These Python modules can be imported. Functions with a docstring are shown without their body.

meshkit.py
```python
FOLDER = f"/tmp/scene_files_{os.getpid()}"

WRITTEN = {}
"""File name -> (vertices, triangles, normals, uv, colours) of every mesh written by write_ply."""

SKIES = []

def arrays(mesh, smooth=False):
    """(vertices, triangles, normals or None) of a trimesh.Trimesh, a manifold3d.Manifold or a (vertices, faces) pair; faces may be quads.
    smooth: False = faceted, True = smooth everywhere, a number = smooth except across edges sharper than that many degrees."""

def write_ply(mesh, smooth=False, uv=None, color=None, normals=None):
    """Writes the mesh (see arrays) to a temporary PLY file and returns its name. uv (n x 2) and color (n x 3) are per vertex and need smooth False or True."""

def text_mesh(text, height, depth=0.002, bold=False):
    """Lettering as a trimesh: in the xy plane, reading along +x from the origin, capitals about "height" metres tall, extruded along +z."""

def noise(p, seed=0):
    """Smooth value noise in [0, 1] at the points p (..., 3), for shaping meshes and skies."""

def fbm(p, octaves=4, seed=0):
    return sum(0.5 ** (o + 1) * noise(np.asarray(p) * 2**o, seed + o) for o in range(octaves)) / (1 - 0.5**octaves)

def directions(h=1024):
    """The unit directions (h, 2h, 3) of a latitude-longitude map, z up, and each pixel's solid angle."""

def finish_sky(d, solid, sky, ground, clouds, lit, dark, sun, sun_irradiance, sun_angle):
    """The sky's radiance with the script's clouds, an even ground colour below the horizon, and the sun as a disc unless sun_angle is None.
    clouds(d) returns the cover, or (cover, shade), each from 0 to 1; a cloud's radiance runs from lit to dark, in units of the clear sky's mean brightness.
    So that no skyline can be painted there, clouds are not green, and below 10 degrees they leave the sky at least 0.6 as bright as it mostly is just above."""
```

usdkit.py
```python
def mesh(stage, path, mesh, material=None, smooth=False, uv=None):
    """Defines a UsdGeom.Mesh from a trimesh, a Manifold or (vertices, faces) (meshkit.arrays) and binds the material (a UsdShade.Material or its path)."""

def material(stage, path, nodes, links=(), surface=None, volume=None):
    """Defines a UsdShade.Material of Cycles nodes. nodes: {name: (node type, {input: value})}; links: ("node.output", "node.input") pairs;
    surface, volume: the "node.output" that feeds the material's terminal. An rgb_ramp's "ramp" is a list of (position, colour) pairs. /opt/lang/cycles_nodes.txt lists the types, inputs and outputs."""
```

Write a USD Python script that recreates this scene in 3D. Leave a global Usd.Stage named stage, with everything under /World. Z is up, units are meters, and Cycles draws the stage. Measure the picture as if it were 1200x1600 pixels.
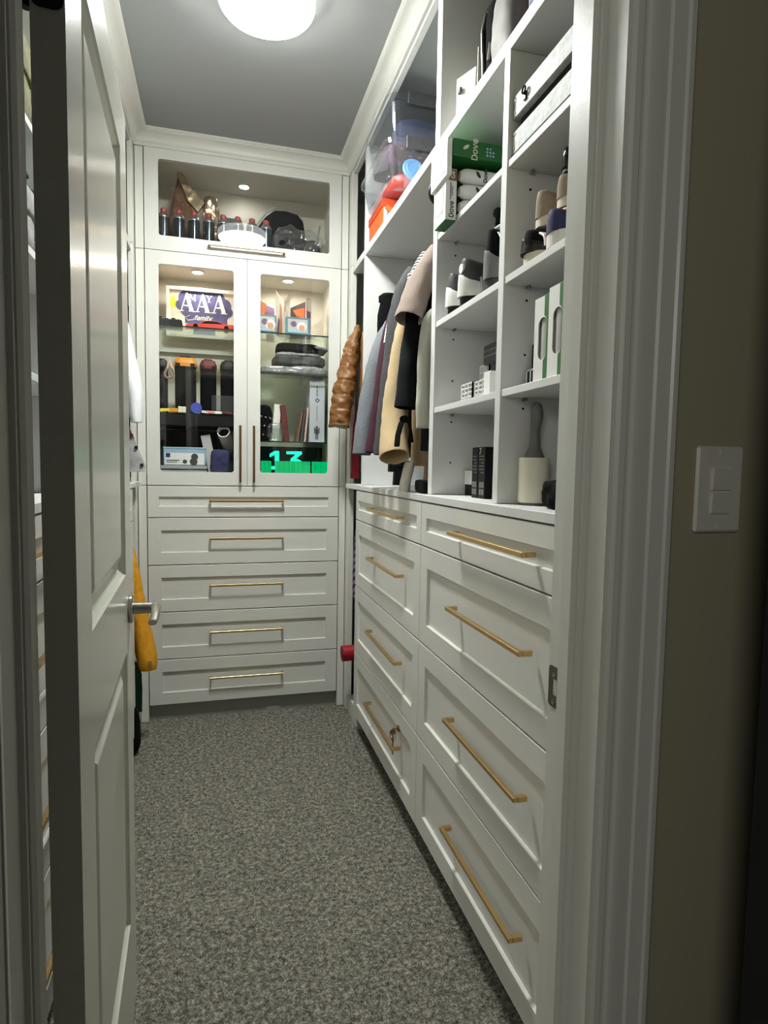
import math, random
import numpy as np, trimesh, manifold3d as m3
from shapely.geometry import Polygon, Point, box as sbox
from shapely.ops import unary_union
from shapely import affinity
from pxr import Usd, UsdGeom, UsdLux, Gf, Sdf, UsdShade
import usdkit, meshkit
random.seed(7); rng = np.random.default_rng(7)
stage = Usd.Stage.CreateInMemory()
UsdGeom.SetStageUpAxis(stage, UsdGeom.Tokens.z); UsdGeom.SetStageMetersPerUnit(stage, 1.0)
UsdGeom.Xform.Define(stage, '/World'); UsdGeom.Scope.Define(stage, '/World/Looks')

# ------------------------------------------------------------------ camera, light, exposure
EXPOSURE = 0.0
LAMP = 180.0          # ceiling lamp, radiance of the lens that faces down
PUCK = 430.0          # cabinet spot lights
HALL = 0.010          # dim evening light left in the hall
HALL_FILL = 14.5      # added fill light, no lamp seen; brightens casing and wall from the left
CAM_H = 1.24
cam = UsdGeom.Camera.Define(stage, '/World/camera')
cam.CreateHorizontalApertureAttr(36.0); cam.CreateVerticalApertureAttr(48.0)
cam.CreateFocalLengthAttr(944.215 / 1200 * 36.0)
cam.CreateClippingRangeAttr(Gf.Vec2f(0.02, 50)); cam.CreateExposureAttr(EXPOSURE)
RM = np.array([[0.96440961, 0.00273593, -0.2643986], [-0.26386038, 0.07455941, -0.96167489], [0.01708233, 0.99721282, 0.07262772]])
m4 = Gf.Matrix4d(1.0)
for i in range(3):
    for j in range(3):
        m4[i, j] = float(RM[j, i])
m4[3, 2] = CAM_H
cam.AddTransformOp().Set(m4)
dome = UsdLux.DomeLight.Define(stage, '/World/dome_light')
dome.CreateColorAttr(Gf.Vec3f(1.0, 0.97, 0.88)); dome.CreateIntensityAttr(HALL)
hl_ = UsdLux.SphereLight.Define(stage, '/World/hall_fill_light'); hl_.CreateRadiusAttr(.30); hl_.CreateIntensityAttr(HALL_FILL); hl_.CreateColorAttr(Gf.Vec3f(1.0, .98, .90))
hl_.AddTranslateOp().Set(Gf.Vec3d(-1.35, -1.6, 2.0))

# ------------------------------------------------------------------ materials
MATS = {}
def lin(c):
    return tuple(((x / 255) / 12.92 if x / 255 <= .04045 else ((x / 255 + .055) / 1.055) ** 2.4) for x in c)
def mat(name, rgb, rough=.5, metal=0.0, spec=.5, bump=0.0, bscale=200.0, mottle=0.0, mscale=40.0, **kw):
    """rgb: sRGB 0-255 surface colour; mottle: natural variation of tone; bump: fine relief."""
    c = lin(rgb)
    nodes = {"p": ("principled_bsdf", {"base_color": c, "roughness": rough, "metallic": metal, "specular_ior_level": spec, **kw})}
    links = []
    if bump or mottle:
        nodes["g"] = ("texture_coordinate", {})
    if mottle:
        nodes["n"] = ("noise_texture", {"scale": mscale, "detail": 4.0, "roughness": .6})
        nodes["r"] = ("rgb_ramp", {"ramp": [(.3, tuple(x * (1 - mottle) for x in c)), (.7, tuple(min(1, x * (1 + mottle)) for x in c))]})
        links += [("g.object", "n.vector"), ("n.fac", "r.fac"), ("r.color", "p.base_color")]
    if bump:
        nodes["bn"] = ("noise_texture", {"scale": bscale, "detail": 2.0})
        nodes["b"] = ("bump", {"strength": bump, "distance": .001})
        links += [("g.object", "bn.vector"), ("bn.fac", "b.height"), ("b.normal", "p.normal")]
    MATS[name] = usdkit.material(stage, '/World/Looks/' + name, nodes, links, surface="p.BSDF")
    return MATS[name]
def emat(name, rgb, strength):
    MATS[name] = usdkit.material(stage, '/World/Looks/' + name, {"e": ("emission", {"color": rgb, "strength": strength})}, [], surface="e.emission")
    return MATS[name]
def glassmat(name, tint=(1, 1, 1), f0=.04, rough=.0, haze=0.0, hazecol=(.8, .8, .8)):
    nodes = {"t": ("transparent_bsdf", {"color": tint}), "g": ("glossy_bsdf", {"color": (1, 1, 1), "roughness": rough, "distribution": "ggx"}),
             "lw": ("layer_weight", {"blend": .5}), "pw": ("math", {"math_type": "power", "value2": 5.0}),
             "ma": ("math", {"math_type": "multiply_add", "value2": 1 - f0, "value3": f0}), "mx": ("mix_closure", {})}
    links = [("lw.facing", "pw.value1"), ("pw.value", "ma.value1"), ("ma.value", "mx.fac"), ("t.BSDF", "mx.closure1"), ("g.BSDF", "mx.closure2")]
    out = "mx.closure"
    if haze:
        nodes["d"] = ("diffuse_bsdf", {"color": hazecol}); nodes["tl"] = ("translucent_bsdf", {"color": hazecol}); nodes["dm"] = ("mix_closure", {"fac": .5}); nodes["m2"] = ("mix_closure", {"fac": haze})
        links += [("d.BSDF", "dm.closure1"), ("tl.BSDF", "dm.closure2"), ("mx.closure", "m2.closure1"), ("dm.closure", "m2.closure2")]
        out = "m2.closure"
    MATS[name] = usdkit.material(stage, '/World/Looks/' + name, nodes, links, surface=out)

mat('cabinet_white', (214, 214, 208), .42, bump=.15, bscale=350)
mat('shelf_white', (216, 217, 215), .45)
mat('cabinet_inside', (222, 218, 206), .6)
mat('trim_white', (216, 216, 208), .35, bump=.12, bscale=250)
mat('door_white', (208, 208, 198), .22, spec=.36, bump=.16, bscale=240)
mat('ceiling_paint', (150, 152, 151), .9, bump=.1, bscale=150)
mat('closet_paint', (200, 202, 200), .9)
mat('hall_paint', (172, 166, 142), .85, bump=.25, bscale=180)
mat('shade_trim_black', (7, 7, 8), .8)  # near black: shade of the hall corner and trunk gap, also trunk trim
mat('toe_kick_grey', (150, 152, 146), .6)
mat('brass', (216, 184, 130), .34, 1.0)
mat('brass_dark', (150, 118, 84), .35, 1.0)
mat('nickel', (176, 172, 164), .25, 1.0)
mat('bronze', (122, 114, 102), .38, 1.0)
mat('plastic_white', (222, 220, 210), .35)
mat('black', (10, 10, 11), .55, spec=.3); mat('black_gloss', (12, 12, 13), .15); mat('black_cloth', (13, 13, 15), .95, spec=.15, mottle=.3, mscale=60); mat('crumpled_plastic', (112, 108, 102), .65, bump=1.0, bscale=30, mottle=.15, mscale=25)
mat('dark_grey', (58, 58, 60), .6, mottle=.2); mat('mid_grey', (110, 110, 112), .6); mat('pale_grey', (186, 190, 196), .5); mat('light_grey', (176, 176, 174), .6)
mat('white', (226, 226, 222), .5); mat('paper', (232, 230, 222), .8); mat('cream', (222, 214, 190), .6)
mat('brown_dark', (46, 30, 28), .6); mat('red', (160, 20, 30), .5); mat('bright_red', (214, 52, 44), .35); mat('dark_red', (96, 18, 26), .6); mat('orange', (232, 92, 30), .55); mat('orange_dark', (196, 62, 22), .6)
mat('gold_plastic', (214, 140, 30), .45); mat('yellow', (226, 210, 70), .5); mat('blue', (60, 78, 170), .5); mat('sky_blue', (90, 150, 205), .5)
mat('pale_blue', (150, 182, 204), .5); mat('teal', (66, 118, 128), .5); mat('green_print', (40, 106, 52), .45); mat('navy', (44, 48, 84), .8, mottle=.2)
mat('purple', (112, 84, 120), .7); mat('pink', (218, 140, 130), .6); mat('blush', (206, 170, 158), .6); mat('skin_tone', (206, 150, 110), .7)
mat('brown_print', (120, 82, 56), .7); mat('leather_brown', (128, 102, 78), .6, mottle=.2)
mat('foil', (190, 170, 140), .28, .8, bump=.8, bscale=40); mat('silver', (190, 190, 190), .25, 1.0); mat('can_dark', (58, 64, 70), .16, .75, mottle=.5, mscale=60)
mat('cap_red', (160, 60, 58), .4)
mat('silver_wrap', (170, 172, 174), .18, .5, bump=1.0, bscale=45, mottle=.35, mscale=50)
mat('quilt_brown', (122, 80, 38), .5, bump=.8, bscale=45, mottle=.12, mscale=30)
mat('quilt_seam', (84, 54, 26), .8)
mat('grey_melange', (112, 116, 122), .95, mottle=.25, mscale=220)
mat('charcoal_cloth', (66, 66, 70), .95, mottle=.15, mscale=100); mat('ink_cloth', (18, 19, 24), .95, spec=.2, mottle=.2); mat('maroon_cloth', (62, 24, 38), .95, mottle=.2)
mat('taupe_cloth', (140, 125, 116), .95, mottle=.08, mscale=120); mat('camel_cloth', (194, 170, 132), .95, mottle=.07, mscale=160); mat('sage_cloth', (178, 178, 166), .9, mottle=.06)
mat('off_white_cloth', (222, 218, 206), .95, mottle=.05); mat('white_shirt', (226, 228, 230), .9, mottle=.03)
mat('red_cloth', (120, 16, 32), .9, mottle=.35, mscale=30); mat('mustard_cloth', (214, 150, 24), .8, mottle=.15, mscale=30); mat('green_cloth', (30, 68, 60), .9, mottle=.2)
mat('grey_print', (150, 150, 150), .9, mottle=.3, mscale=30)
mat('olive_camo', (98, 96, 56), .9, mottle=.6, mscale=26); mat('sand_suede', (150, 136, 118), .95, mottle=.12); mat('sole_beige', (206, 198, 178), .7); mat('sole_white', (218, 216, 208), .6)
mat('trunk_grey', (172, 174, 173), .6, bump=.8, bscale=90, mottle=.22, mscale=70)
mat('blue_floral', (88, 128, 190), .7, mottle=.7, mscale=70)
mat('lint_paper', (222, 218, 198), .7); mat('roller_grey', (104, 104, 102), .45); mat('slat_grey', (150, 154, 158), .6)
mat('sign_ground', (214, 208, 190), .8, mottle=.15, mscale=8); mat('sign_navy', (72, 74, 118), .8, mottle=.35, mscale=30); mat('sign_cream', (244, 238, 206), .7)
glassmat('glass_pane', (.99, 1, .99), .045)
glassmat('glass_shelf', (.90, .96, .92), .06)
mat('edge_green', (26, 38, 34), .2)
glassmat('bin_plastic', (.95, .965, .98), .05, .06, haze=.03, hazecol=(.72, .76, .80))
glassmat('clear_bag', (.9, .92, .92), .10, .08, haze=.10, hazecol=(.45, .47, .48))
emat('lamp_diffuser', (.975, 1.0, .955), LAMP); emat('lamp_side', (.975, 1.0, .97), LAMP * .040)
emat('puck_glow', (1.0, .90, .76), PUCK); emat('puck_glow_dim', (1.0, .95, .86), PUCK * .14)
emat('led_digit', (.01, 1.0, .44), 1.8); emat('led_strip', (.0, 1.0, .30), .62)
# striped and checked cloth: bands in the thing's own frame
def bands(name, a, b, scale, axis='z', rough=.9):
    usd = {"g": ("texture_coordinate", {}), "w": ("wave_texture", {"wave_type": "bands", "bands_direction": axis, "scale": scale}), "r": ("rgb_ramp", {"ramp": [(.0, lin(a)), (.45, lin(a)), (.55, lin(b)), (1., lin(b))]}), "p": ("principled_bsdf", {"roughness": rough})}
    MATS[name] = usdkit.material(stage, '/World/Looks/' + name, usd, [("g.object", "w.vector"), ("w.fac", "r.fac"), ("r.color", "p.base_color")], surface="p.BSDF")
bands('stripe_cloth', (24, 24, 26), (222, 220, 214), 28, 'z')
bands('plaid_cloth', (44, 34, 52), (120, 104, 124), 16, 'diagonal')
bands('rib_cloth', (40, 42, 44), (78, 80, 82), 30, 'y')
# spotted navy cloth
MATS['navy_dots'] = usdkit.material(stage, '/World/Looks/navy_dots', {"g": ("texture_coordinate", {}), "v": ("voronoi_texture", {"scale": 22.0, "randomness": .25}), "r": ("rgb_ramp", {"ramp": [(0, (.6, .6, .62)), (.22, (.6, .6, .62)), (.28, (.02, .025, .07)), (1, (.02, .025, .07))]}), "p": ("principled_bsdf", {"roughness": .9})},
    [("g.object", "v.vector"), ("v.distance", "r.fac"), ("r.color", "p.base_color")], surface="p.BSDF")
# carpet: flecked grey loop pile
MATS['carpet'] = usdkit.material(stage, '/World/Looks/carpet', {"g": ("geometry", {}), "n": ("noise_texture", {"scale": 210.0, "detail": 3.0, "roughness": .7}), "n2": ("noise_texture", {"scale": 75.0, "detail": 2.0}), "m": ("math", {"math_type": "multiply_add", "value2": .65}), "m2": ("math", {"math_type": "multiply", "value2": .35}),
    "r": ("rgb_ramp", {"ramp": [(.37, lin((60, 58, 52))), (.5, lin((109, 107, 98))), (.63, lin((166, 162, 151)))]}), "p": ("principled_bsdf", {"roughness": 1.0, "specular_ior_level": .1})},
    [("g.position", "n.vector"), ("g.position", "n2.vector"), ("n2.fac", "m2.value1"), ("n.fac", "m.value1"), ("m2.value", "m.value3"), ("m.value", "r.fac"), ("r.color", "p.base_color")], surface="p.BSDF")

# ------------------------------------------------------------------ mesh helpers
def bx(x0, x1, y0, y1, z0, z1, b=0.0):
    lo = np.minimum([x0, y0, z0], [x1, y1, z1]); hi = np.maximum([x0, y0, z0], [x1, y1, z1])
    if b <= 0:
        t = trimesh.creation.box(hi - lo); t.apply_translation((lo + hi) / 2); return t
    b = min(b, .45 * float((hi - lo).min()))
    P = []
    for sx in (0, 1):
        for sy in (0, 1):
            for sz in (0, 1):
                c = [hi[0] if sx else lo[0], hi[1] if sy else lo[1], hi[2] if sz else lo[2]]
                s = [-1 if sx else 1, -1 if sy else 1, -1 if sz else 1]
                for k in range(3):
                    q = list(c)
                    for j in range(3):
                        if j != k: q[j] += s[j] * b
                    P.append(q)
    return trimesh.convex.convex_hull(np.array(P))
def cat(*ms):
    ms = [x for x in ms if x is not None]
    return trimesh.util.concatenate(ms)
def cyl(p, q, r, n=24, r2=None):
    p, q = np.array(p, float), np.array(q, float)
    return tube([p, q], [r, r if r2 is None else r2], n=n)
def frames(path):
    path = np.asarray(path, float); T = np.gradient(path, axis=0); T /= np.linalg.norm(T, axis=1, keepdims=True)
    up = np.array([0, 0, 1.0]) if abs(T[0][2]) < .9 else np.array([0, 1.0, 0])
    u = np.cross(T[0], up); u /= np.linalg.norm(u); F = []
    for t in T:
        u = u - t * (u @ t); u /= np.linalg.norm(u); F.append((u.copy(), np.cross(t, u)))
    return F
def loft(rings, caps=True):
    rings = [np.asarray(r, float) for r in rings]; n = len(rings[0]); V = np.vstack(rings); F = []
    for i in range(len(rings) - 1):
        a, b = i * n, (i + 1) * n; k = np.arange(n); k2 = (k + 1) % n
        F.append(np.stack([a + k, a + k2, b + k2], 1)); F.append(np.stack([a + k, b + k2, b + k], 1))
    if caps:
        c0, c1 = len(V), len(V) + 1
        V = np.vstack([V, rings[0].mean(0), rings[-1].mean(0)]); k = np.arange(n); k2 = (k + 1) % n; e = (len(rings) - 1) * n
        F.append(np.stack([np.full(n, c0), k2, k], 1)); F.append(np.stack([np.full(n, c1), e + k, e + k2], 1))
    t = trimesh.Trimesh(V, np.vstack(F), process=False)
    if t.volume < 0: t.invert()
    return t
def tube(path, rad, n=20, rad2=None, fold=0.0, seed=0, caps=True, ffreq=9.0):
    """swept tube; rad along frame u, rad2 along frame v (world y for mostly vertical paths); fold = cloth folds"""
    path = np.asarray(path, float); rad = np.broadcast_to(np.asarray(rad, float), (len(path),)); rad2 = rad if rad2 is None else np.broadcast_to(np.asarray(rad2, float), (len(path),))
    a = np.arange(n) / n * 2 * math.pi; R = []
    for i, (u, v) in enumerate(frames(path)):
        ring = path[i] + np.outer(np.cos(a) * rad[i], u) + np.outer(np.sin(a) * rad2[i], v)
        if fold:
            nz = meshkit.noise(np.stack([np.cos(a) * 1.6 + 5, np.sin(a) * 1.6 + 5, np.full(n, path[i][2] * ffreq + 20)], 1), seed) - .5
            nz2 = meshkit.noise(np.stack([np.cos(a) * 3.2 + 5, np.sin(a) * 3.2 + 5, np.full(n, path[i][2] * ffreq * .5 + 20)], 1), seed + 3) - .5
            d = ring - path[i]; ring = path[i] + d * (1 + fold * 2 * (nz + .5 * nz2))[:, None]
        R.append(ring)
    return loft(R, caps)
def resample(path, vals, n):
    path = np.asarray(path, float); s = np.r_[0, np.cumsum(np.linalg.norm(np.diff(path, axis=0), axis=1))]; t = np.linspace(0, s[-1], n)
    from scipy.interpolate import PchipInterpolator as I
    P = np.stack([I(s, path[:, k])(t) for k in range(3)], 1)
    return P, [I(s, np.asarray(v, float))(t) for v in vals]
def lathe(prof, c=(0, 0, 0), n=32):
    a = np.arange(n) / n * 2 * math.pi
    return loft([np.stack([c[0] + max(r, 1e-4) * np.cos(a), c[1] + max(r, 1e-4) * np.sin(a), np.full(n, c[2] + z)], 1) for r, z in prof])
def prism(poly, h):
    ps = list(poly.geoms) if hasattr(poly, 'geoms') else [poly]
    return cat(*[trimesh.creation.extrude_polygon(p, h, engine='earcut') for p in ps if p.area > 1e-9])
def xf(mesh, X, Y, Z, o):
    """maps local x,y,z to the world directions X,Y,Z and origin o"""
    M = np.eye(4); M[:3, 0], M[:3, 1], M[:3, 2], M[:3, 3] = X, Y, Z, o
    t = mesh.copy(); v = t.vertices @ M[:3, :3].T + M[:3, 3]; f = t.faces
    if np.linalg.det(M[:3, :3]) < 0: f = f[:, ::-1]
    return trimesh.Trimesh(v, f, process=False)
def on_back(poly, x, y, z, h=.001):    # flat shape (x right, y up) on a face that looks toward -y
    return xf(prism(poly, h), (1, 0, 0), (0, 0, 1), (0, -1, 0), (x, y, z))
def on_side(poly, x, y, z, h=.001):    # flat shape on a face that looks toward -x (reads toward -y)
    return xf(prism(poly, h), (0, -1, 0), (0, 0, 1), (-1, 0, 0), (x, y, z))
def rot(mesh, axis, deg, c):
    t = mesh.copy(); t.apply_transform(trimesh.transformations.rotation_matrix(math.radians(deg), axis, c)); return t
def text(s, h, d=.0008, bold=False, center=True):
    t = meshkit.text_mesh(s, h, d, bold)
    if center: t.apply_translation([-(t.bounds[0][0] + t.bounds[1][0]) / 2, 0, 0])
    return t
def rrect(w, h, r):
    return sbox(r, r, w - r, h - r).buffer(r, 6)
def lumpy(mesh, amp, freq, seed=0):
    t = mesh.copy(); n = t.vertex_normals; t.vertices = t.vertices + n * ((meshkit.fbm(t.vertices * freq + 31, 3, seed) - .5) * 2 * amp)[:, None]; return t
def blob(c, r, amp=.0, freq=12, seed=0, sub=3):
    t = trimesh.creation.icosphere(subdivisions=sub); t.apply_scale(r); t.apply_translation(c)
    return lumpy(t, amp, freq, seed) if amp else t
def softbox(x0, x1, y0, y1, z0, z1, r=.02, amp=.006, freq=14, seed=0, seg=10):
    """a box of cloth or leather: superellipsoid with an uneven surface"""
    t = trimesh.creation.icosphere(subdivisions=4); d = t.vertices; p = 5.0
    k = (np.abs(d) ** p).sum(1) ** (-1 / p); v = d * k[:, None]
    t.vertices = v * [(x1 - x0) / 2, (y1 - y0) / 2, (z1 - z0) / 2] + [(x0 + x1) / 2, (y0 + y1) / 2, (z0 + z1) / 2]
    t = lumpy(t, amp, freq, seed); t.vertices[:, 2] = np.maximum(t.vertices[:, 2], z0); return t

# ------------------------------------------------------------------ scene objects
COUNT = {}
def numbered(parent, name):
    k = (parent, name); n = COUNT.get(k, 0); COUNT[k] = n + 1
    return f'{parent}/{name}' + (f'_{n:03d}' if n else '')
def keys(prim, **kw):
    for k, v in kw.items():
        if v: prim.SetCustomDataByKey(k, v)
def put(path, mesh, m, smooth=30):
    usdkit.mesh(stage, path, mesh, MATS[m], smooth=smooth); return stage.GetPrimAtPath(path)
def single(name, mesh, m, label=None, category=None, group=None, kind=None, smooth=30, z=None):
    if z is not None: mesh = mesh.copy(); mesh.apply_translation([0, 0, z + .0004 - mesh.bounds[0][2]])
    p = put(numbered('/World', name), mesh, m, smooth); keys(p, label=label, category=category, group=group, kind=kind); return p
class Thing:
    """collects parts modelled at their real place; done() sets the thing's base point and writes them as children"""
    def __init__(s, name, label=None, category=None, group=None, kind=None):
        s.path = numbered('/World', name); s.meta = dict(label=label, category=category, group=group, kind=kind); s.parts = []
    def add(s, name, mesh, m, under=None, label=None, smooth=30, kind=None):
        s.parts.append((name, mesh, m, under, label, smooth, kind)); return len(s.parts) - 1
    def rest(s, z):
        dz = z + .0004 - min(p[1].bounds[0][2] for p in s.parts)
        for p in s.parts: p[1].apply_translation([0, 0, dz])
        return s
    def done(s, base=None):
        lo = np.min([p[1].bounds[0] for p in s.parts], 0); hi = np.max([p[1].bounds[1] for p in s.parts], 0)
        s.base = np.array([(lo[0] + hi[0]) / 2, (lo[1] + hi[1]) / 2, lo[2]]) if base is None else np.array(base, float)
        x = UsdGeom.Xform.Define(stage, s.path); x.AddTranslateOp().Set(Gf.Vec3d(*map(float, s.base))); x.AddRotateZOp().Set(0.0)
        keys(x.GetPrim(), **s.meta); made = []
        for name, mesh, m, under, label, smooth, kind in s.parts:
            par = s.path if under is None else made[under]
            t = mesh.copy(); t.apply_translation(-s.base); p = put(numbered(par, name), t, m, smooth); keys(p, label=label, kind=kind); made.append(str(p.GetPath()))
        return s
def dup(t, delta, label, rz=0.0):
    """a copy of a finished thing, with its parts, moved by delta"""
    name = t.path.split('/')[-1]
    x = UsdGeom.Xform.Define(stage, numbered('/World', name)); p = x.GetPrim()
    p.GetReferences().AddInternalReference(t.path); p.SetInstanceable(True)
    ops = UsdGeom.Xformable(x).GetOrderedXformOps()
    b = t.base + np.array(delta, float)
    ops[0].Set(Gf.Vec3d(*map(float, b))); ops[1].Set(float(rz))
    keys(p, label=label, category=t.meta['category'], group=t.meta['group'], kind=t.meta['kind'])
    return p

# ================================================================== THE SETTING
YB = 3.018            # face of the cabinet doors at the end of the closet
CZ = 2.725            # ceiling height
# carpet: a fine uneven pile surface where it is seen, plain outside
gx, gy = np.linspace(-.8, 1.06, 250), np.linspace(.70, 3.1, 430)
X, Y = np.meshgrid(gx, gy, indexing='ij'); P3 = np.stack([X, Y, np.zeros_like(X)], -1)
Z = -.004 + .006 * meshkit.noise(P3 * 170, 1) + .002 * meshkit.noise(P3 * 60, 2) - .002
idx = np.arange(X.size).reshape(X.shape)
fq = np.stack([idx[:-1, :-1], idx[1:, :-1], idx[1:, 1:], idx[:-1, 1:]], -1).reshape(-1, 4)
carpet = trimesh.Trimesh(np.stack([X, Y, Z], -1).reshape(-1, 3), np.vstack([fq[:, [0, 1, 2]], fq[:, [0, 2, 3]]]), process=False)
single('floor', cat(carpet, bx(-2.2, 2.2, -1.6, .70, -.06, 0), bx(-.8, 1.06, .70, 3.6, -.08, -.02)), 'carpet', 'grey flecked loop pile carpet on the closet floor', 'floor', kind='structure', smooth=True)
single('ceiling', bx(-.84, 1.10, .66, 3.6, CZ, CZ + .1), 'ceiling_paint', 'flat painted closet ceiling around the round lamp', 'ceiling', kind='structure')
single('wall_right', bx(1.06, 1.10, .775, 3.6, 0, CZ), 'closet_paint', 'closet wall behind the right hand shelves', 'wall', kind='structure')
single('wall_left', bx(-.84, -.80, .775, 3.6, 0, CZ), 'closet_paint', 'closet wall behind the left hand shelves', 'wall', kind='structure')
single('wall_back', bx(-.80, 1.06, 3.45, 3.5, 0, CZ), 'closet_paint', 'closet wall behind the glass door cabinet', 'wall', kind='structure')
JL, JR, JT = -.205, .47, 1.985
single('wall_front', cat(bx(-2.2, JL - .019, .66, .775, 0, 3.0), bx(JR + .019, 2.2, .66, .775, 0, 3.0), bx(JL - .019, JR + .019, .66, .775, JT + .019, 3.0)), 'hall_paint', 'beige painted hall wall around the doorway', 'wall', kind='structure')
single('wall_hall', bx(.559, 2.2, .30, .505, 0, 3.0, .004), 'shade_trim_black', 'wall corner at the right edge, coloured near black to look unlit', 'wall', kind='structure')  # the lack of light on this corner is put into its colour
# door jamb, stops, casings
single('trim_1', cat(bx(JR, JR + .019, .655, .776, 0, JT + .019), bx(JL - .019, JL, .655, .776, 0, JT + .019), bx(JL, JR, .655, .776, JT, JT + .019)), 'trim_white', 'white door jamb lining the doorway', 'door jamb', kind='structure')
stopp = Polygon([(0, 0), (.012, .004), (.012, .028), (.008, .034), (.006, .034), (.006, .040), (0, .042)])   # (out of jamb, along depth from .736 toward the hall)
def vprism(poly, fx, z0, z1):
    m = prism(poly, z1 - z0); v = m.vertices.copy(); x, y = fx(v[:, 0], v[:, 1]); t = trimesh.Trimesh(np.stack([x, y, v[:, 2] + z0], 1), m.faces, process=False)
    if t.volume < 0: t.invert()
    return t
single('trim_2', cat(vprism(stopp, lambda a, b: (JR - a, .738 - b), 0, JT), vprism(stopp, lambda a, b: (JL + a, .738 - b), 0, JT), bx(JL, JR, .696, .738, JT - .012, JT)), 'trim_white', 'moulded door stop strip round the jamb', 'door stop', kind='structure')
cas = Polygon([(0, 0), (0, .009), (.004, .013), (.012, .014), (.015, .011), (.019, .011), (.022, .015), (.028, .0165), (.046, .016), (.049, .019), (.068, .020), (.071, .0225), (.075, .0225), (.077, .020), (.080, .020), (.083, .017), (.084, .0)])
single('trim_3', vprism(cas, lambda a, b: (JR + .004 + a, .66 - b), 0, JT + .09), 'trim_white', 'moulded white door casing on the right of the doorway', 'door casing', kind='structure')
single('trim_4', cat(vprism(cas, lambda a, b: (JL - .004 - a, .66 - b), 0, JT + .09), bx(JL - .09, JR + .09, .642, .66, JT + .004, JT + .09)), 'trim_white', 'moulded white door casing on the left and top of the doorway', 'door casing', kind='structure')
# crown moulding: profile (projection from the face, height)
cp = [(-.02, 2.664), (.010, 2.664), (.012, 2.667), (.012, 2.676), (.017, 2.680)]
for k in range(9):
    a = k / 8 * math.pi / 2; cp.append((.020 + .034 * (1 - math.cos(a)), 2.684 + .026 * math.sin(a)))
cp += [(.057, 2.711), (.057, 2.715), (.064, 2.717), (.067, 2.720), (.067, CZ + .002), (-.02, CZ + .002)]
crown = Polygon(cp)
def sweep_y(y0, y1, fx):
    m = prism(crown, y1 - y0); v = m.vertices; t = trimesh.Trimesh(np.stack([fx(v[:, 0]), v[:, 2] + y0, v[:, 1]], 1), m.faces, process=False)
    if t.volume < 0: t.invert()
    return t
single('trim_5', sweep_y(.775, 3.03, lambda a: .635 - a), 'trim_white', 'white crown moulding above the right hand shelves', 'crown moulding', kind='structure')
single('trim_6', sweep_y(.775, 3.03, lambda a: -.37 + a), 'trim_white', 'white crown moulding along the left side', 'crown moulding', kind='structure')
m = prism(crown, 1.02); v = m.vertices; t = trimesh.Trimesh(np.stack([v[:, 2] - .38, 3.022 - v[:, 0], v[:, 1]], 1), m.faces, process=False)
if t.volume < 0: t.invert()
single('trim_7', t, 'trim_white', 'white crown moulding above the glass door cabinet', 'crown moulding', kind='structure')

# light switch
T = Thing('light_switch', 'white double rocker light switch plate on the beige hall wall', 'light switch')
pl = T.add('plate', bx(.602, .676, .653, .66, 1.162, 1.276, .004), 'plastic_white')
for z0, z1 in ((1.218, 1.247), (1.187, 1.215)):
    T.add('rocker', rot(bx(.6245, .6555, .650, .655, z0, z1, .001), (1, 0, 0), 3, (.64, .652, (z0 + z1) / 2)), 'plastic_white')
for z in (1.268, 1.170):
    s = T.add('screw', cyl((.639, .652, z), (.639, .654, z), .003, 12), 'plastic_white')
T.done()
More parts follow.
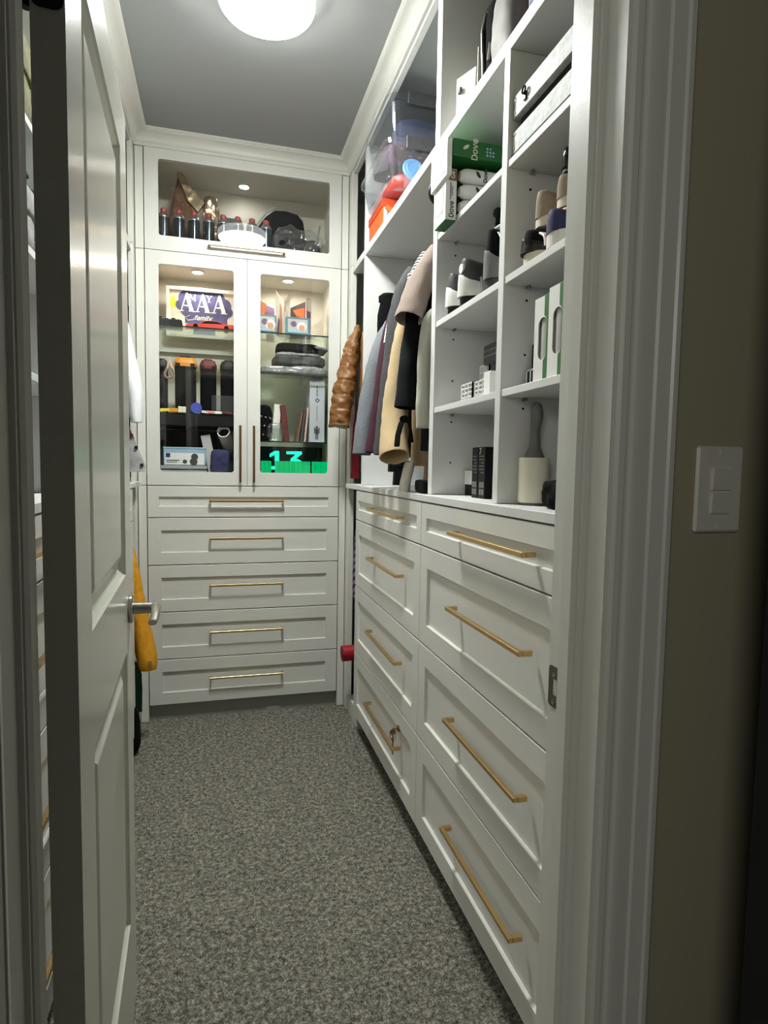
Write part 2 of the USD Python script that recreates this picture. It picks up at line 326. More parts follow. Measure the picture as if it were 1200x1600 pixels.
# strike plate
T = Thing('strike_plate', 'dark metal strike plate set into the right door jamb', 'strike plate')
sp = affinity.translate(rrect(.030, .060, .006), 0, 0).difference(sbox(.010, .018, .022, .042))
T.add('plate', on_side(sp, .4702, .774, .897, .0015), 'bronze')
for z in (.905, .945): T.add('screw', cyl((.4685, .759, z), (.4670, .759, z), .0035, 10), 'nickel')
T.done()

# the open door
th = math.radians(-2.3); du = np.array([math.sin(th), math.cos(th), 0]); dn = np.array([math.cos(th), -math.sin(th), 0]); D0 = np.array([-.161, .773, .012])
DW, DH = .66, 1.952
T = Thing('door_1', 'white two panel door swung open into the closet', 'door', kind='structure')
def dloc(mesh): return xf(mesh, du, (0, 0, 1), dn, D0)      # local: along the door, up, out of the visible face
def panel_rings(x0, x1, z0, z1, zt):
    """moulded raised panel seen on one face: (inset, depth) steps"""
    R = []
    for ins, dep in ((0, 0), (.003, -.004), (.011, -.010), (.016, -.0135), (.024, -.0135), (.046, -.004), (.050, -.003)):
        R.append(np.array([[x0 + ins, z0 + ins, zt + dep], [x1 - ins, z0 + ins, zt + dep], [x1 - ins, z1 - ins, zt + dep], [x0 + ins, z1 - ins, zt + dep]]))
    return R
frame = sbox(0, 0, DW, DH); pans = [(.108, .548, .245, .838), (.108, .548, 1.0, 1.845)]
for a, b, c, d in pans: frame = frame.difference(sbox(a, c, b, d))
fr = prism(frame, .035); fr.apply_translation([0, 0, -.035]); T.add('door_frame', dloc(fr), 'door_white')
for a, b, c, d in pans:
    V, F = [], []
    R = panel_rings(a, b, c, d, 0.0)
    for i in range(len(R) - 1):
        for k in range(4):
            q = [R[i][k], R[i][(k + 1) % 4], R[i + 1][(k + 1) % 4], R[i + 1][k]]; n0 = len(V); V += q; F += [[n0, n0 + 1, n0 + 2], [n0, n0 + 2, n0 + 3]]
    n0 = len(V); V += list(R[-1]); F += [[n0, n0 + 1, n0 + 2], [n0, n0 + 2, n0 + 3]]
    core = bx(a - .002, b + .002, c - .002, d + .002, -.030, -.0155)
    T.add('door_panel', dloc(cat(trimesh.Trimesh(np.array(V), np.array(F), process=False), core)), 'door_white', smooth=False)
hz = .93 - .012; hx = DW - .058
ro = T.add('door_rose', dloc(cat(lathe([(.0, 0), (.030, 0), (.031, .003), (.031, .007), (.028, .009), (.0, .009)], (hx, hz, 0)))), 'nickel')
# lever: neck out of the rose, then the grip turning back along the door with a flattened end
neck = tube([[hx, hz, .006], [hx, hz, .052]], [.0125, .0115], n=20)
gp, (ga, gb) = resample([[hx - .001, hz, .043], [hx - .004, hz + .002, .050], [hx - .03, hz + .004, .056], [hx - .075, hz + .002, .057], [hx - .118, hz - .004, .054]], [[.012, .013, .011, .0095, .009], [.009, .009, .008, .007, .006]], 20)
T.add('door_lever', dloc(cat(neck, tube(gp, ga, 18, gb))), 'nickel', under=ro)
T.add('latch_plate', xf(bx(-.011, .011, -.028, .028, 0, .001), dn, (0, 0, 1), du, D0 + du * DW + np.array([0, 0, hz]) - dn * .0175), 'nickel')
hl = rrect(.033, .10, .010); T.add('hinge_leaf', xf(prism(hl, .002), dn, (0, 0, 1), -du, D0 - dn * .0345 + np.array([0, 0, 1.722])), 'black', label='black hinge leaf with rounded corners')
T.add('hinge_knuckle', cyl((JL + .004, .778, 1.734), (JL + .004, .778, 1.834), .005, 12), 'black')
T.done()

# ================================================================== CEILING LAMP
T = Thing('ceiling_lamp', 'round white glowing drum lamp on the closet ceiling', 'ceiling lamp')
LC = (.150, 2.02)
T.add('mounting_ring', lathe([(.0, CZ), (.140, CZ), (.140, CZ - .014), (.0, CZ - .014)], (LC[0], LC[1], 0), 48), 'plastic_white')
T.add('side_ring', lathe([(.0, CZ - .014), (.146, CZ - .014), (.150, CZ - .022), (.150, CZ - .050), (.147, CZ - .058), (.0, CZ - .058)], (LC[0], LC[1], 0), 56), 'lamp_side', smooth=40)
T.add('diffuser', lathe([(0, CZ - .0585), (.146, CZ - .0585), (.140, CZ - .066), (.125, CZ - .071), (.06, CZ - .075), (.0, CZ - .076)], (LC[0], LC[1], 0), 56), 'lamp_diffuser', smooth=40)
T.done()

# ================================================================== BUILT-IN FRONTS
def shaker(w, h, f=.058, d=.020, rec=.009):
    """a drawer or door front: raised frame round a recessed flat panel; local x right, y into the cabinet, z up"""
    o = m3.Manifold.cube([w, d, h]); ins = .0015
    a = np.array(trimesh.convex.convex_hull(bx(0, w, 0, d, 0, h, ins).vertices).vertices)
    body = m3.Manifold.hull_points(a.tolist())
    s = .0025
    pts = [[x, y, z] for (y, g) in ((-.001, 0.0), (rec, s)) for x in (f + g, w - f - g) for z in (f + g, h - f - g)]
    r = body - m3.Manifold.hull_points(pts)
    m = r.to_mesh(); return trimesh.Trimesh(m.vert_properties[:, :3], m.tri_verts, process=False)
def glazed(w, h, ox0, ox1, oz0, oz1, d=.020):
    p = sbox(0, 0, w, h).difference(affinity.translate(rrect(ox1 - ox0, oz1 - oz0, .012), ox0, oz0))
    return xf(prism(p, d), (1, 0, 0), (0, 0, 1), (0, 1, 0), (0, 0, 0))
def pull(L, vertical=False, t=.010, stand=.032):
    """square bar handle: bar and two posts; local x along, y = -out of the face"""
    b = cat(bx(-L / 2, L / 2, -stand, -stand + t, -t / 2, t / 2, .0012), bx(-L / 2, -L / 2 + t, -stand + t, 0, -t / 2, t / 2), bx(L / 2 - t, L / 2, -stand + t, 0, -t / 2, t / 2))
    return rot(b, (0, 1, 0), 90, (0, 0, 0)) if vertical else b
def atB(mesh, x, z, y=YB): return xf(mesh, (1, 0, 0), (0, 1, 0), (0, 0, 1), (x, y, z))
RX = .612; LX = -.345
def atR(mesh, y, z): return xf(mesh, (0, 1, 0), (1, 0, 0), (0, 0, 1), (RX, y, z))
def atL(mesh, y, z): return xf(mesh, (0, 1, 0), (-1, 0, 0), (0, 0, 1), (LX, y, z))

# ------------------------------------------------------------------ glass door cabinet at the end
XL, XR = -.32, .588; BK = 3.42; PX = .135
zb = [1.140, .988, .761, .534, .303, .079]
T = Thing('display_cabinet', 'tall white cabinet with glass doors above five drawers at the closet end', 'cabinet')
T.add('side_panel', bx(XL, XL + .018, YB + .021, BK, .079, 2.690), 'cabinet_inside'); T.add('side_panel', bx(XR - .018, XR, YB + .021, BK, .079, 2.690), 'cabinet_inside')
T.add('back_panel', bx(XL, XR, BK, BK + .01, .079, 2.690), 'cabinet_inside')
T.add('top_panel', bx(XL + .018, XR - .018, YB + .022, BK, 2.6725, 2.690), 'cabinet_inside')
T.add('middle_panel', bx(XL + .018, XR - .018, YB + .022, BK, 2.205, 2.240), 'cabinet_inside')
T.add('bottom_panel', bx(XL + .018, XR - .018, YB + .022, BK, 1.128, 1.196), 'cabinet_inside')
T.add('partition', bx(PX - .009, PX + .009, YB + .022, BK, 1.196, 2.205), 'cabinet_inside')
T.add('drawer_box', bx(XL + .018, XR - .018, YB + .022, BK - .02, .09, 1.128), 'cabinet_inside')
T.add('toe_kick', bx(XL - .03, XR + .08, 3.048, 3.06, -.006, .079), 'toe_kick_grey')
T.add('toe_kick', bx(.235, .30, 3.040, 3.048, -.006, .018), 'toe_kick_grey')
g = .0040
for i in range(5):
    z0, z1 = zb[i + 1] + g / 2, zb[i] - g / 2
    fr = .058 if i else .050
    d = T.add('drawer', atB(shaker(XR - XL, z1 - z0, fr), XL, z0), 'cabinet_white')
    zc = (z0 + z1) / 2 + (.004 if i == 0 else .012)
    off = .005 if i else .005
    T.add('handle', atB(pull(.354), .135, zc), 'brass', under=d)
def glass_door(x0, x1, z0, z1, ox0, ox1, oz0, oz1):
    d = T.add('glass_door', atB(glazed(x1 - x0, z1 - z0, ox0 - x0, ox1 - x0, oz0 - z0, oz1 - z0), x0, z0), 'cabinet_white')
    y = YB + .011
    pane = trimesh.Trimesh([[ox0 - .004, y, oz0 - .004], [ox1 + .004, y, oz0 - .004], [ox1 + .004, y, oz1 + .004], [ox0 - .004, y, oz1 + .004]], [[0, 1, 2], [0, 2, 3]], process=False)
    T.add('glass_pane', pane, 'glass_pane', under=d, smooth=False)
    return d
d1 = glass_door(XL, PX - .0015, 1.1425, 2.2155, -.263, .073, 1.206, 2.157)
T.add('handle', atB(pull(.272, True), .103, 1.296), 'brass_dark', under=d1)
d2 = glass_door(PX + .0015, XR, 1.1425, 2.2155, .198, .532, 1.207, 2.156)
T.add('handle', atB(pull(.272, True), .167, 1.296), 'brass_dark', under=d2)
d3 = glass_door(XL, XR, 2.2185, 2.664, -.260, .529, 2.284, 2.620)
T.add('handle', atB(pull(.354), .135, 2.259), 'brass', under=d3)
for x0, x1, zz in ((XL + .019, PX - .010, (1.885, 1.478)), (PX + .010, XR - .019, (1.887, 1.690, 1.358))):
    for z in zz:
        gs = T.add('glass_shelf', bx(x0, x1, YB + .035, BK - .002, z, z + .006), 'glass_shelf')
        T.add('front_edge', bx(x0, x1, YB + .0325, YB + .0348, z, z + .006), 'edge_green', under=gs, label='dark green glass edge')
T.add('reflection_bar', bx(XL + .018, PX - .01, BK - .03, BK - .001, 1.825, 1.855), 'cabinet_white')  # white bar modelled in place of a reflection in the glass shelf
T.done()
# corner posts
for nm, xa, xb, sgn, lab in (('corner_post', XR + .004, .655, 1, 'white corner post right of the glass door cabinet'), ('corner_post', -.39, XL - .004, -1, 'white corner post left of the glass door cabinet')):
    T = Thing(nm, lab, 'corner post')
    for z0, z1 in ((.0, 1.139), (1.1415, 2.2165), (2.2185, 2.664)):
        if sgn > 0: mm = cat(bx(xa, .625, 3.022, 3.045, z0, z1, .0015), bx(.628, .655, 2.955, 3.04, z0, z1, .0015))
        else: mm = cat(bx(-.360, xb, 3.022, 3.045, z0, z1, .0015), bx(-.384, -.363, 2.955, 3.04, z0, z1, .0015))
        T.add('post_section', mm, 'trim_white')
    T.done()
# spot lights in the cabinet
pk = []
for x, y, z, m_, lab in ((.132, 3.300, 2.6725, 'puck_glow_dim', 'small round spot light in the top of the upper glass compartment'), (-.096, 3.245, 2.205, 'puck_glow', 'small round spot light above the family name sign'), (.353, 3.245, 2.205, 'puck_glow', 'small round spot light above the standing photo cards')):
    T = Thing('spot_light', lab, 'spot light', 'cabinet spot lights')
    T.add('bezel', lathe([(.022, 0), (.032, 0), (.032, -.006), (.026, -.007), (.022, -.002)], (x, y, z), 24), 'plastic_white')
    T.add('lens', lathe([(0, -.001), (.022, -.001), (.020, -.004), (0, -.005)], (x, y, z), 24), m_)
    T.done()

# ------------------------------------------------------------------ drawer units left and right
zr = [1.137, 1.001, .696, .390, .086]
def key_set(T, d):
    T.add('lock', cyl((RX - .004, 1.979, .325), (RX + .007, 1.979, .325), .011, 20), 'brass_dark', under=d)
    k = cat(bx(RX - .022, RX - .004, 1.976, 1.982, .3235, .3265), cyl((RX - .022, 1.9785, .313), (RX - .022, 1.9815, .313), .011, 16),
            trimesh.creation.torus(.011, .0012, 18, 8).apply_transform(trimesh.transformations.rotation_matrix(math.pi / 2, (1, 0, 0))).apply_translation((RX - .022, 1.979, .298)),
            bx(RX - .024, RX - .021, 1.972, 1.979, .236, .290), cyl((RX - .024, 1.9755, .288), (RX - .021, 1.9755, .288), .010, 14), bx(RX - .020, RX - .018, 1.981, 1.988, .248, .292), cyl((RX - .020, 1.985, .290), (RX - .018, 1.985, .290), .010, 14))
    T.add('key_bunch', k, 'brass_dark', under=d, label='copper coloured keys hanging from the lock')
def dresser(name, label, side):
    at = atR if side > 0 else atL; X0 = RX if side > 0 else LX
    xin = lambda d: X0 + side * d
    T = Thing(name, label, 'drawer unit')
    T.add('carcass', bx(xin(.022), xin(.43), .85, 2.713, .086, 1.136), 'cabinet_white')
    T.add('end_panel', bx(xin(.021), xin(.43), 2.713, 2.722, .0, 1.136), 'cabinet_white')
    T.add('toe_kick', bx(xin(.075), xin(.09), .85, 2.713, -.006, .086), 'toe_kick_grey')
    T.add('corner_base', bx(xin(.023), xin(.43), 2.722, 2.953, -.006, .080), 'cabinet_white')
    for ci, (y0, y1, hy, hl) in enumerate(((1.7855, 2.712, 2.172, .43), (.852, 1.7825, 1.28, .41))):
        for i in range(4):
            z0, z1 = zr[i + 1] + g / 2, zr[i] - g / 2
            d = T.add('drawer', at(shaker(y1 - y0, z1 - z0, .062 if i else .045), y0, z0), 'cabinet_white')
            zc = (z0 + z1) / 2 + (.003 if i == 0 else .022)
            T.add('handle', at(pull(hl, t=.011), hy, zc), 'brass', under=d)
            if side > 0 and ci == 0 and i == 3: key_set(T, d)
    T.done()
dresser('drawer_unit', 'white built-in drawer unit with brass bar handles along the right', 1)
dresser('drawer_unit', 'white built-in drawer unit glimpsed left, behind the open door', -1)
for s, X0, lab in ((1, RX, 'white countertop over the right hand drawers'), (-1, LX, 'white countertop over the left hand drawers')):
    single('countertop', bx(X0 + s * -.002, X0 + s * .43, .85, 2.953, 1.1385, 1.160, .0015), 'shelf_white', lab, 'countertop')

# ------------------------------------------------------------------ open shelving left and right
UX, ULX, UD = .635, -.37, .42
def shelving(name, label, s):
    X0 = UX if s > 0 else ULX
    xx = lambda d: X0 + s * d
    T = Thing(name, label, 'shelving unit')
    def bd(nm, y0, y1, z0, z1, d0=0.0): return T.add(nm, bx(xx(d0), xx(UD), y0, y1, z0, z1, .001), 'shelf_white')
    bd('upright', 2.690, 2.720, 1.161, 2.182); bd('upright', 1.762, 1.797, 1.161, 2.182); bd('upright', 1.305, 1.333, 1.161, 2.182); bd('upright', .855, .883, 1.161, 2.182)
    bd('long_shelf', .852, 2.953, 2.1825, 2.2145)
    bd('upright', 2.690, 2.720, 2.215, 2.660); bd('upright', 1.757, 1.797, 2.215, 2.660); bd('upright', .855, .883, 2.215, 2.660)
    T.add('fascia', bx(xx(0), xx(.02), .852, 2.953, 2.650, 2.700), 'shelf_white')
    T.add('back_panel', bx(xx(UD), xx(UD + .004), .852, 2.72, 1.161, 2.66), 'shelf_white')
    for z in (1.925, 1.667, 1.410):
        bd('shelf', 1.333, 1.762, z, z + .017, .003); bd('shelf', .883, 1.305, z, z + .017, .003)
        for y in (1.756, 1.299):
            T.add('shelf_pin', cyl((xx(.06), y - .008, z - .004), (xx(.06), y + .0055, z - .004), .004, 10), 'nickel')
    T.add('rod', cyl((xx(.22), 1.798, 2.06), (xx(.22), 2.689, 2.06), .015, 16), 'nickel')
    holes = []
    for yf in (1.7615, 1.3045):
        for z in np.arange(1.26, 2.15, .125):
            for dx in (.06, .33):
                h = cyl((xx(dx), yf - .0006, z), (xx(dx), yf + .001, z), .0028, 8); holes.append(h)
    T.add('pin_holes', cat(*holes), 'black', kind='stuff')
    T.done()
shelving('shelving_unit', 'white open shelving with hanging space and cubbies above the right drawers', 1)
shelving('shelving_unit', 'white open shelving glimpsed left, behind the open door', -1)
exec_items = True
# ================================================================== UPPER GLASS COMPARTMENT
can_lab = ['leftmost black spray can with a pale red cap in the upper glass compartment', 'second black spray can from the left in the upper glass compartment', 'third black spray can from the left in the upper glass compartment', 'fourth black spray can, just left of the lamp reflection',
           'fifth black spray can, left under the lamp reflection', 'sixth black spray can, middle of the lamp reflection', 'seventh black spray can, right under the lamp reflection', 'rightmost black spray can with a pale red cap in the upper glass compartment']
T = Thing('spray_can', can_lab[0], 'spray can', 'spray cans behind the upper glass')
cx, cy, cz = -.243, 3.10, 2.2405
T.add('can_body', lathe([(0, 0), (.026, 0), (.027, .004), (.027, .150), (.0, .150)], (cx, cy, cz), 28), 'can_dark')
T.add('shoulder', lathe([(.0275, .1495), (.028, .152), (.0275, .155), (.022, .168), (.014, .174), (0, .174)], (cx, cy, cz), 28), 'silver')
T.add('cap', lathe([(.013, .174), (.015, .176), (.0145, .190), (.011, .194), (0, .195)], (cx, cy, cz), 20), 'cap_red')
T.done(); can = T
for i in range(1, 8): dup(can, (.0675 * i, random.uniform(-.004, .004), 0), can_lab[i], rz=random.uniform(0, 360))
# patterned cone shaped pouch leaning at the left
T = Thing('pouch', 'brown patterned pointed pouch leaning behind the spray cans', 'pouch')
R = []
for k in range(14):
    t = k / 13; x0_ = -.272 + .080 * t; x1_ = -.030 - .150 * t ** 1.1; c = np.array([(x0_ + x1_) / 2, 3.24 + .05 * t, 2.2405 + .425 * t]); w = (x1_ - x0_) / 2; dpt = .05 * (1 - t) + .012
    a = np.arange(28) / 28 * 2 * math.pi
    R.append(c + np.stack([np.sign(np.cos(a)) * np.abs(np.cos(a)) ** .6 * w, np.sign(np.sin(a)) * np.abs(np.sin(a)) ** .7 * dpt, np.zeros(28)], 1))
T.add('pouch_body', lumpy(loft(R), .004, 20, 3), 'brown_print')
T.add('print', cat(*[tube([[xx + .016 * math.cos(b), 3.185 + .13 * (zz - 2.4) * .6, zz + .016 * math.sin(b)] for b in np.linspace(.4, 5.4, 14)], .003, 6) for xx, zz in ((-.185, 2.46), (-.15, 2.49), (-.20, 2.41), (-.175, 2.53))]), 'leather_brown', kind='stuff')
fl_ = prism(Polygon([(-.192, 2.662), (-.172, 2.664), (-.125, 2.60), (-.062, 2.535), (-.095, 2.490), (-.140, 2.535)]), .028)
fl_ = xf(fl_, (1, 0, 0), (0, 0, 1), (0, -1, 0), (0, 3.262, 0)).subdivide_to_size(.02)
T.add('flap', lumpy(fl_, .006, 26, 2), 'foil', label='shiny bronze foil flap'); T.rest(2.240); T.done()
single('foil_wrapping', lumpy(softbox(-.068, .006, 3.225, 3.29, 2.2405, 2.575, amp=.012, freq=26, seed=5), .006, 60, 3), 'foil', 'crumpled bronze foil wrapping right of the pointed pouch', 'wrapping', z=2.240)
single('gadget_box', bx(.02, .12, 3.27, 3.37, 2.2405, 2.495, .006), 'dark_grey', 'dark grey box behind the middle spray cans', 'box')
T = Thing('leather_bag', 'black leather handbag lying behind the right spray cans', 'handbag')
R = []
for k, (x, zt) in enumerate(((.16, 2.40), (.19, 2.45), (.24, 2.52), (.285, 2.555), (.34, 2.56), (.40, 2.55), (.43, 2.52), (.44, 2.46))):
    z0 = 2.2405; a = np.arange(24) / 24 * 2 * math.pi
    R.append(np.stack([np.full(24, x), 3.29 + .06 * np.sign(np.cos(a)) * np.abs(np.cos(a)) ** .6, (z0 + zt) / 2 + (zt - z0) / 2 * np.sign(np.sin(a)) * np.abs(np.sin(a)) ** .6], 1))
T.add('bag_body', lumpy(loft(R), .004, 20, 2), 'black_cloth')
T.add('edge_strip', tube([[.155, 3.228, 2.41], [.19, 3.226, 2.455], [.24, 3.225, 2.522], [.285, 3.225, 2.556]], .005, 8), 'light_grey')
T.rest(2.240); T.done()
single('clear_pouch', softbox(.27, .52, 3.10, 3.20, 2.2405, 2.42, amp=.035, freq=20, seed=4), 'clear_bag', 'crumpled clear plastic pouch of dark bits at the right of the upper compartment', 'pouch', z=2.240)
single('tool_roll', softbox(.30, .505, 3.12, 3.18, 2.243, 2.375, amp=.030, freq=26, seed=9), 'black_cloth', 'dark tool roll inside the clear plastic pouch', 'tool roll')
T = Thing('scissors', 'open scissors leaning at the right end of the upper compartment', 'scissors')
T.add('blade', rot(bx(.470, .478, 3.21, 3.214, 2.2405, 2.49, .001), (0, 1, 0), 9, (.474, 3.21, 2.2405)), 'silver'); T.add('handle_strip', rot(bx(.488, .496, 3.215, 3.219, 2.2405, 2.43, .001), (0, 1, 0), 4, (.49, 3.21, 2.2405)), 'gold_plastic'); T.rest(2.240); T.done()
single('paper_sleeve', rot(bx(.44, .446, 3.215, 3.30, 2.2405, 2.44), (0, 1, 0), 30, (.44, 3.25, 2.2405)), 'light_grey', 'pale paper sleeve leaning beside the scissors', 'paper', z=2.240)

# ================================================================== LEFT GLASS DOOR
# family name sign
T = Thing('name_sign', 'framed sign with a navy tree and cream lettering in the left glass door', 'sign')
sx0, sx1, sz0, sz1, sy = -.252, .112, 1.8925, 2.143, 3.33
fp = sbox(sx0, sz0, sx1, sz1).difference(sbox(sx0 + .016, sz0 + .016, sx1 - .016, sz1 - .016))
T.add('frame', xf(prism(fp, .018), (1, 0, 0), (0, 0, 1), (0, -1, 0), (0, sy, 0)), 'white')
bp = T.add('picture', bx(sx0 + .015, sx1 - .015, sy - .004, sy, sz0 + .015, sz1 - .015), 'sign_ground')
tree = affinity.translate(unary_union([Point(-.145, 2.07).buffer(.038), Point(-.10, 2.088).buffer(.036), Point(-.045, 2.085).buffer(.040), Point(.01, 2.078).buffer(.038), Point(.045, 2.045).buffer(.036), Point(-.17, 2.035).buffer(.026), Point(.062, 2.015).buffer(.026), Point(-.06, 2.04).buffer(.09), Point(-.13, 2.02).buffer(.045), Point(.03, 2.005).buffer(.04), sbox(-.15, 1.945, .06, 2.01), sbox(-.11, sz0 - .02, .0, 1.98)]), -.012, .020)
tree = tree.intersection(sbox(sx0 + .016, sz0 + .016, sx1 - .016, sz1 - .016))
T.add('tree', on_back(tree, 0, sy - .004, 0, .0008), 'sign_navy')
T.add('sun_patch', on_back(Point(-.215, 2.06).buffer(.022).union(Point(-.222, 2.08).buffer(.014)), 0, sy - .004, 0, .0004), 'yellow')
def serifA(w, h):
    o = Polygon([(.08 * w, 0), (.46 * w, h), (.58 * w, h), (.98 * w, 0), (.70 * w, 0), (.60 * w, .28 * h), (.26 * w, .28 * h), (.17 * w, 0)]).difference(Polygon([(.29 * w, .35 * h), (.57 * w, .35 * h), (.44 * w, .72 * h)]))
    return unary_union([o, sbox(-.02 * w, 0, .30 * w, .045 * h), sbox(.62 * w, 0, 1.06 * w, .045 * h)])
def serifM(w, h):
    return unary_union([sbox(.1 * w, 0, .19 * w, h), sbox(.74 * w, 0, .92 * w, h), Polygon([(.1 * w, h), (.28 * w, h), (.56 * w, .2 * h), (.46 * w, .1 * h)]), Polygon([(.46 * w, .1 * h), (.56 * w, .2 * h), (.85 * w, h), (.76 * w, h)]), sbox(0, 0, .3 * w, .06 * h), sbox(.64 * w, 0, w, .06 * h), sbox(0, .94 * h, .2 * w, h), sbox(.8 * w, .94 * h, w, h)])
def serifY(w, h):
    return unary_union([sbox(.42 * w, 0, .6 * w, .5 * h), Polygon([(.08 * w, h), (.30 * w, h), (.6 * w, .45 * h), (.42 * w, .42 * h)]), Polygon([(.50 * w, .46 * h), (.60 * w, .46 * h), (.92 * w, h), (.80 * w, h)]), sbox(.3 * w, 0, .72 * w, .06 * h), sbox(0, .94 * h, .4 * w, h), sbox(.68 * w, .94 * h, w, h)])
lets = [affinity.translate(serifA(.074, .094), -.190, 2.024), affinity.translate(serifM(.036, .034), -.142, 2.078), affinity.translate(serifA(.074, .094), -.112, 2.024), affinity.translate(serifY(.034, .034), -.060, 2.078), affinity.translate(serifA(.074, .094), -.030, 2.024)]
T.add('lettering', on_back(unary_union(lets), 0, sy - .0048, 0, .0012), 'sign_cream')
fm = text('family', .022, .0012, True); fm.vertices[:, 0] += .35 * fm.vertices[:, 1]
T.add('lettering', cat(xf(fm, (1, 0, 0), (0, 0, 1), (0, -1, 0), (-.075, sy - .0048, 1.985)), tube([[-.138, sy - .0055, 2.006], [-.160, sy - .0055, 1.995], [-.148, sy - .0055, 1.980], [-.122, sy - .0055, 1.984], [-.118, sy - .0055, 1.994]], .0013, 6)), 'sign_cream')
T.done()
# model cars on the top glass shelf
def toy_car(name, label, x0, x1, y, z, paint, h=.05, w=.07):
    L = x1 - x0; T = Thing(name, label, 'model car')
    prof = [(0, .22), (.02, .45), (.10, .55), (.26, .60), (.38, .95), (.48, 1.0), (.62, .98), (.78, .72), (.95, .66), (1.0, .45), (.99, .22)]
    pg = Polygon([(x0 + a * L, z + b * h) for a, b in prof])
    b = T.add('body', xf(prism(pg, w), (1, 0, 0), (0, 0, 1), (0, -1, 0), (0, y + w / 2, 0)), paint)
    wp = Polygon([(x0 + a * L, z + bb * h) for a, bb in ((.30, .62), (.39, .9), (.48, .95), (.61, .93), (.74, .70))])
    T.add('window', xf(prism(wp, w + .002), (1, 0, 0), (0, 0, 1), (0, -1, 0), (0, y + w / 2 + .001, 0)), 'black_gloss', under=b)
    for a in (.2, .8):
        for s in (-1, 1): T.add('wheel', cyl((x0 + a * L, y + s * w * .5, z + .27 * h), (x0 + a * L, y + s * w * .36, z + .27 * h), .27 * h, 18), 'black')
    T.done()
toy_car('model_car', 'red model sports car on the top glass shelf below the name sign', -.150, .088, 3.125, 1.8915, 'bright_red', .042)
T = Thing('camera_case', 'low black case with knobs on the top glass shelf, left of the red car', 'case')
T.add('case_body', bx(-.285, -.165, 3.09, 3.18, 1.8915, 1.928, .004), 'black')
for x, h in ((-.266, .014), (-.235, .007), (-.205, .010), (-.182, .005)): T.add('knob', lathe([(.009, 0), (.009, h), (0, h)], (x, 3.12, 1.928), 14), 'black')
T.done()
single('reflected_item', cat(bx(-.155, -.115, 3.35, 3.38, 1.8915, 1.90), blob((-.137, 3.365, 1.902), (.018, .012, .016), .003, 40)), 'yellow', 'small yellow shape in place of a reflection, back of the top glass shelf', 'ornament')  # solid shapes here stand in for reflections in the shelf glass
single('reflected_item', cat(blob((-.09, 3.365, 1.900), (.02, .012, .009), .003, 50), blob((-.055, 3.365, 1.902), (.012, .01, .011), .002, 50)), 'white', 'small white shape in place of a reflection, beside the yellow one', 'ornament')
# four dark pots with coloured lids, hanging ribbon
def pot(x0, x1, y, z0, z1, lidmat, label, cyl_=False):
    z1 = z1 + .012
    T = Thing('storage_case', label, 'case', 'dark cases in the left glass door'); xc = (x0 + x1) / 2; w = (x1 - x0) / 2
    a = np.arange(28) / 28 * 2 * math.pi
    def ring(s, z): return np.stack([xc + np.sign(np.cos(a)) * np.abs(np.cos(a)) ** .55 * w * s, y + np.sign(np.sin(a)) * np.abs(np.sin(a)) ** .55 * .045 * s, np.full(28, z)], 1)
    T.add('case_body', loft([ring(.92, z0), ring(.95, z0 + .01), ring(.95, z1 - .06), ring(.95, z1 - .042)]), 'black_cloth')
    l = T.add('lid', loft([ring(1.0, z1 - .042), ring(1.02, z1 - .036), ring(1.02, z1 - .020), ring(.86, z1 - .006), ring(.80, z1), ring(.4, z1)]), lidmat, label='coloured lid')
    T.add('clasp', cat(bx(xc - w * .85, xc - w * .45, y - .049, y - .040, z1 - .046, z1 - .028, .002), bx(xc + w * .45, xc + w * .85, y - .049, y - .040, z1 - .046, z1 - .028, .002)), 'black_gloss', under=l)
    T.add('strap', tube([[xc - w * .7, y, z1 - .01], [xc - w * .4, y - .01, z1 + .006], [xc + w * .4, y - .01, z1 + .006], [xc + w * .7, y, z1 - .01]], .004, 8), 'black', under=l)
    T.done()
pot(-.204, -.100, 3.14, 1.4845, 1.742, 'gold_plastic', 'black case with an orange yellow lid in the left glass door')
pot(-.086, -.006, 3.14, 1.4845, 1.735, 'dark_red', 'black case with a dark red lid in the left glass door')
pot(.010, .092, 3.14, 1.4845, 1.735, 'black', 'black case with a black lid at the right of the left glass door')
pot(-.292, -.238, 3.20, 1.4845, 1.735, 'black', 'black case with a black lid at the left edge of the left glass door')
rb = [[-.222, 3.085, 1.738], [-.232, 3.083, 1.70], [-.243, 3.082, 1.665], [-.236, 3.082, 1.652], [-.222, 3.082, 1.648], [-.208, 3.082, 1.654], [-.203, 3.082, 1.668], [-.212, 3.083, 1.70], [-.220, 3.085, 1.738]]
T = Thing('ribbon', 'pink and white ribbon loop hanging beside the orange lid', 'ribbon'); P, (r_,) = resample(rb, [[.002] * 9], 40); T.add('band', tube(P, .0045, 8, .0012), 'blush'); P2 = P[8:-8] + [0, -.002, 0]; T.add('stripe', tube(P2, .0018, 6, .0012), 'maroon_cloth'); T.done()
single('clear_box', bx(-.03, .10, 3.05, 3.09, 1.4845, 1.575, .004), 'clear_bag', 'clear plastic box standing in front of the black lidded case', 'box')
T = Thing('tray', 'shallow black tray along the front of the middle glass shelf', 'tray')
tr = bx(-.29, .115, 3.056, 3.20, 1.448, 1.478, .002)
T.add('tray_body', bx(-.300, .124, 3.050, 3.40, 1.425, 1.4775, .003), 'black'); T.done()
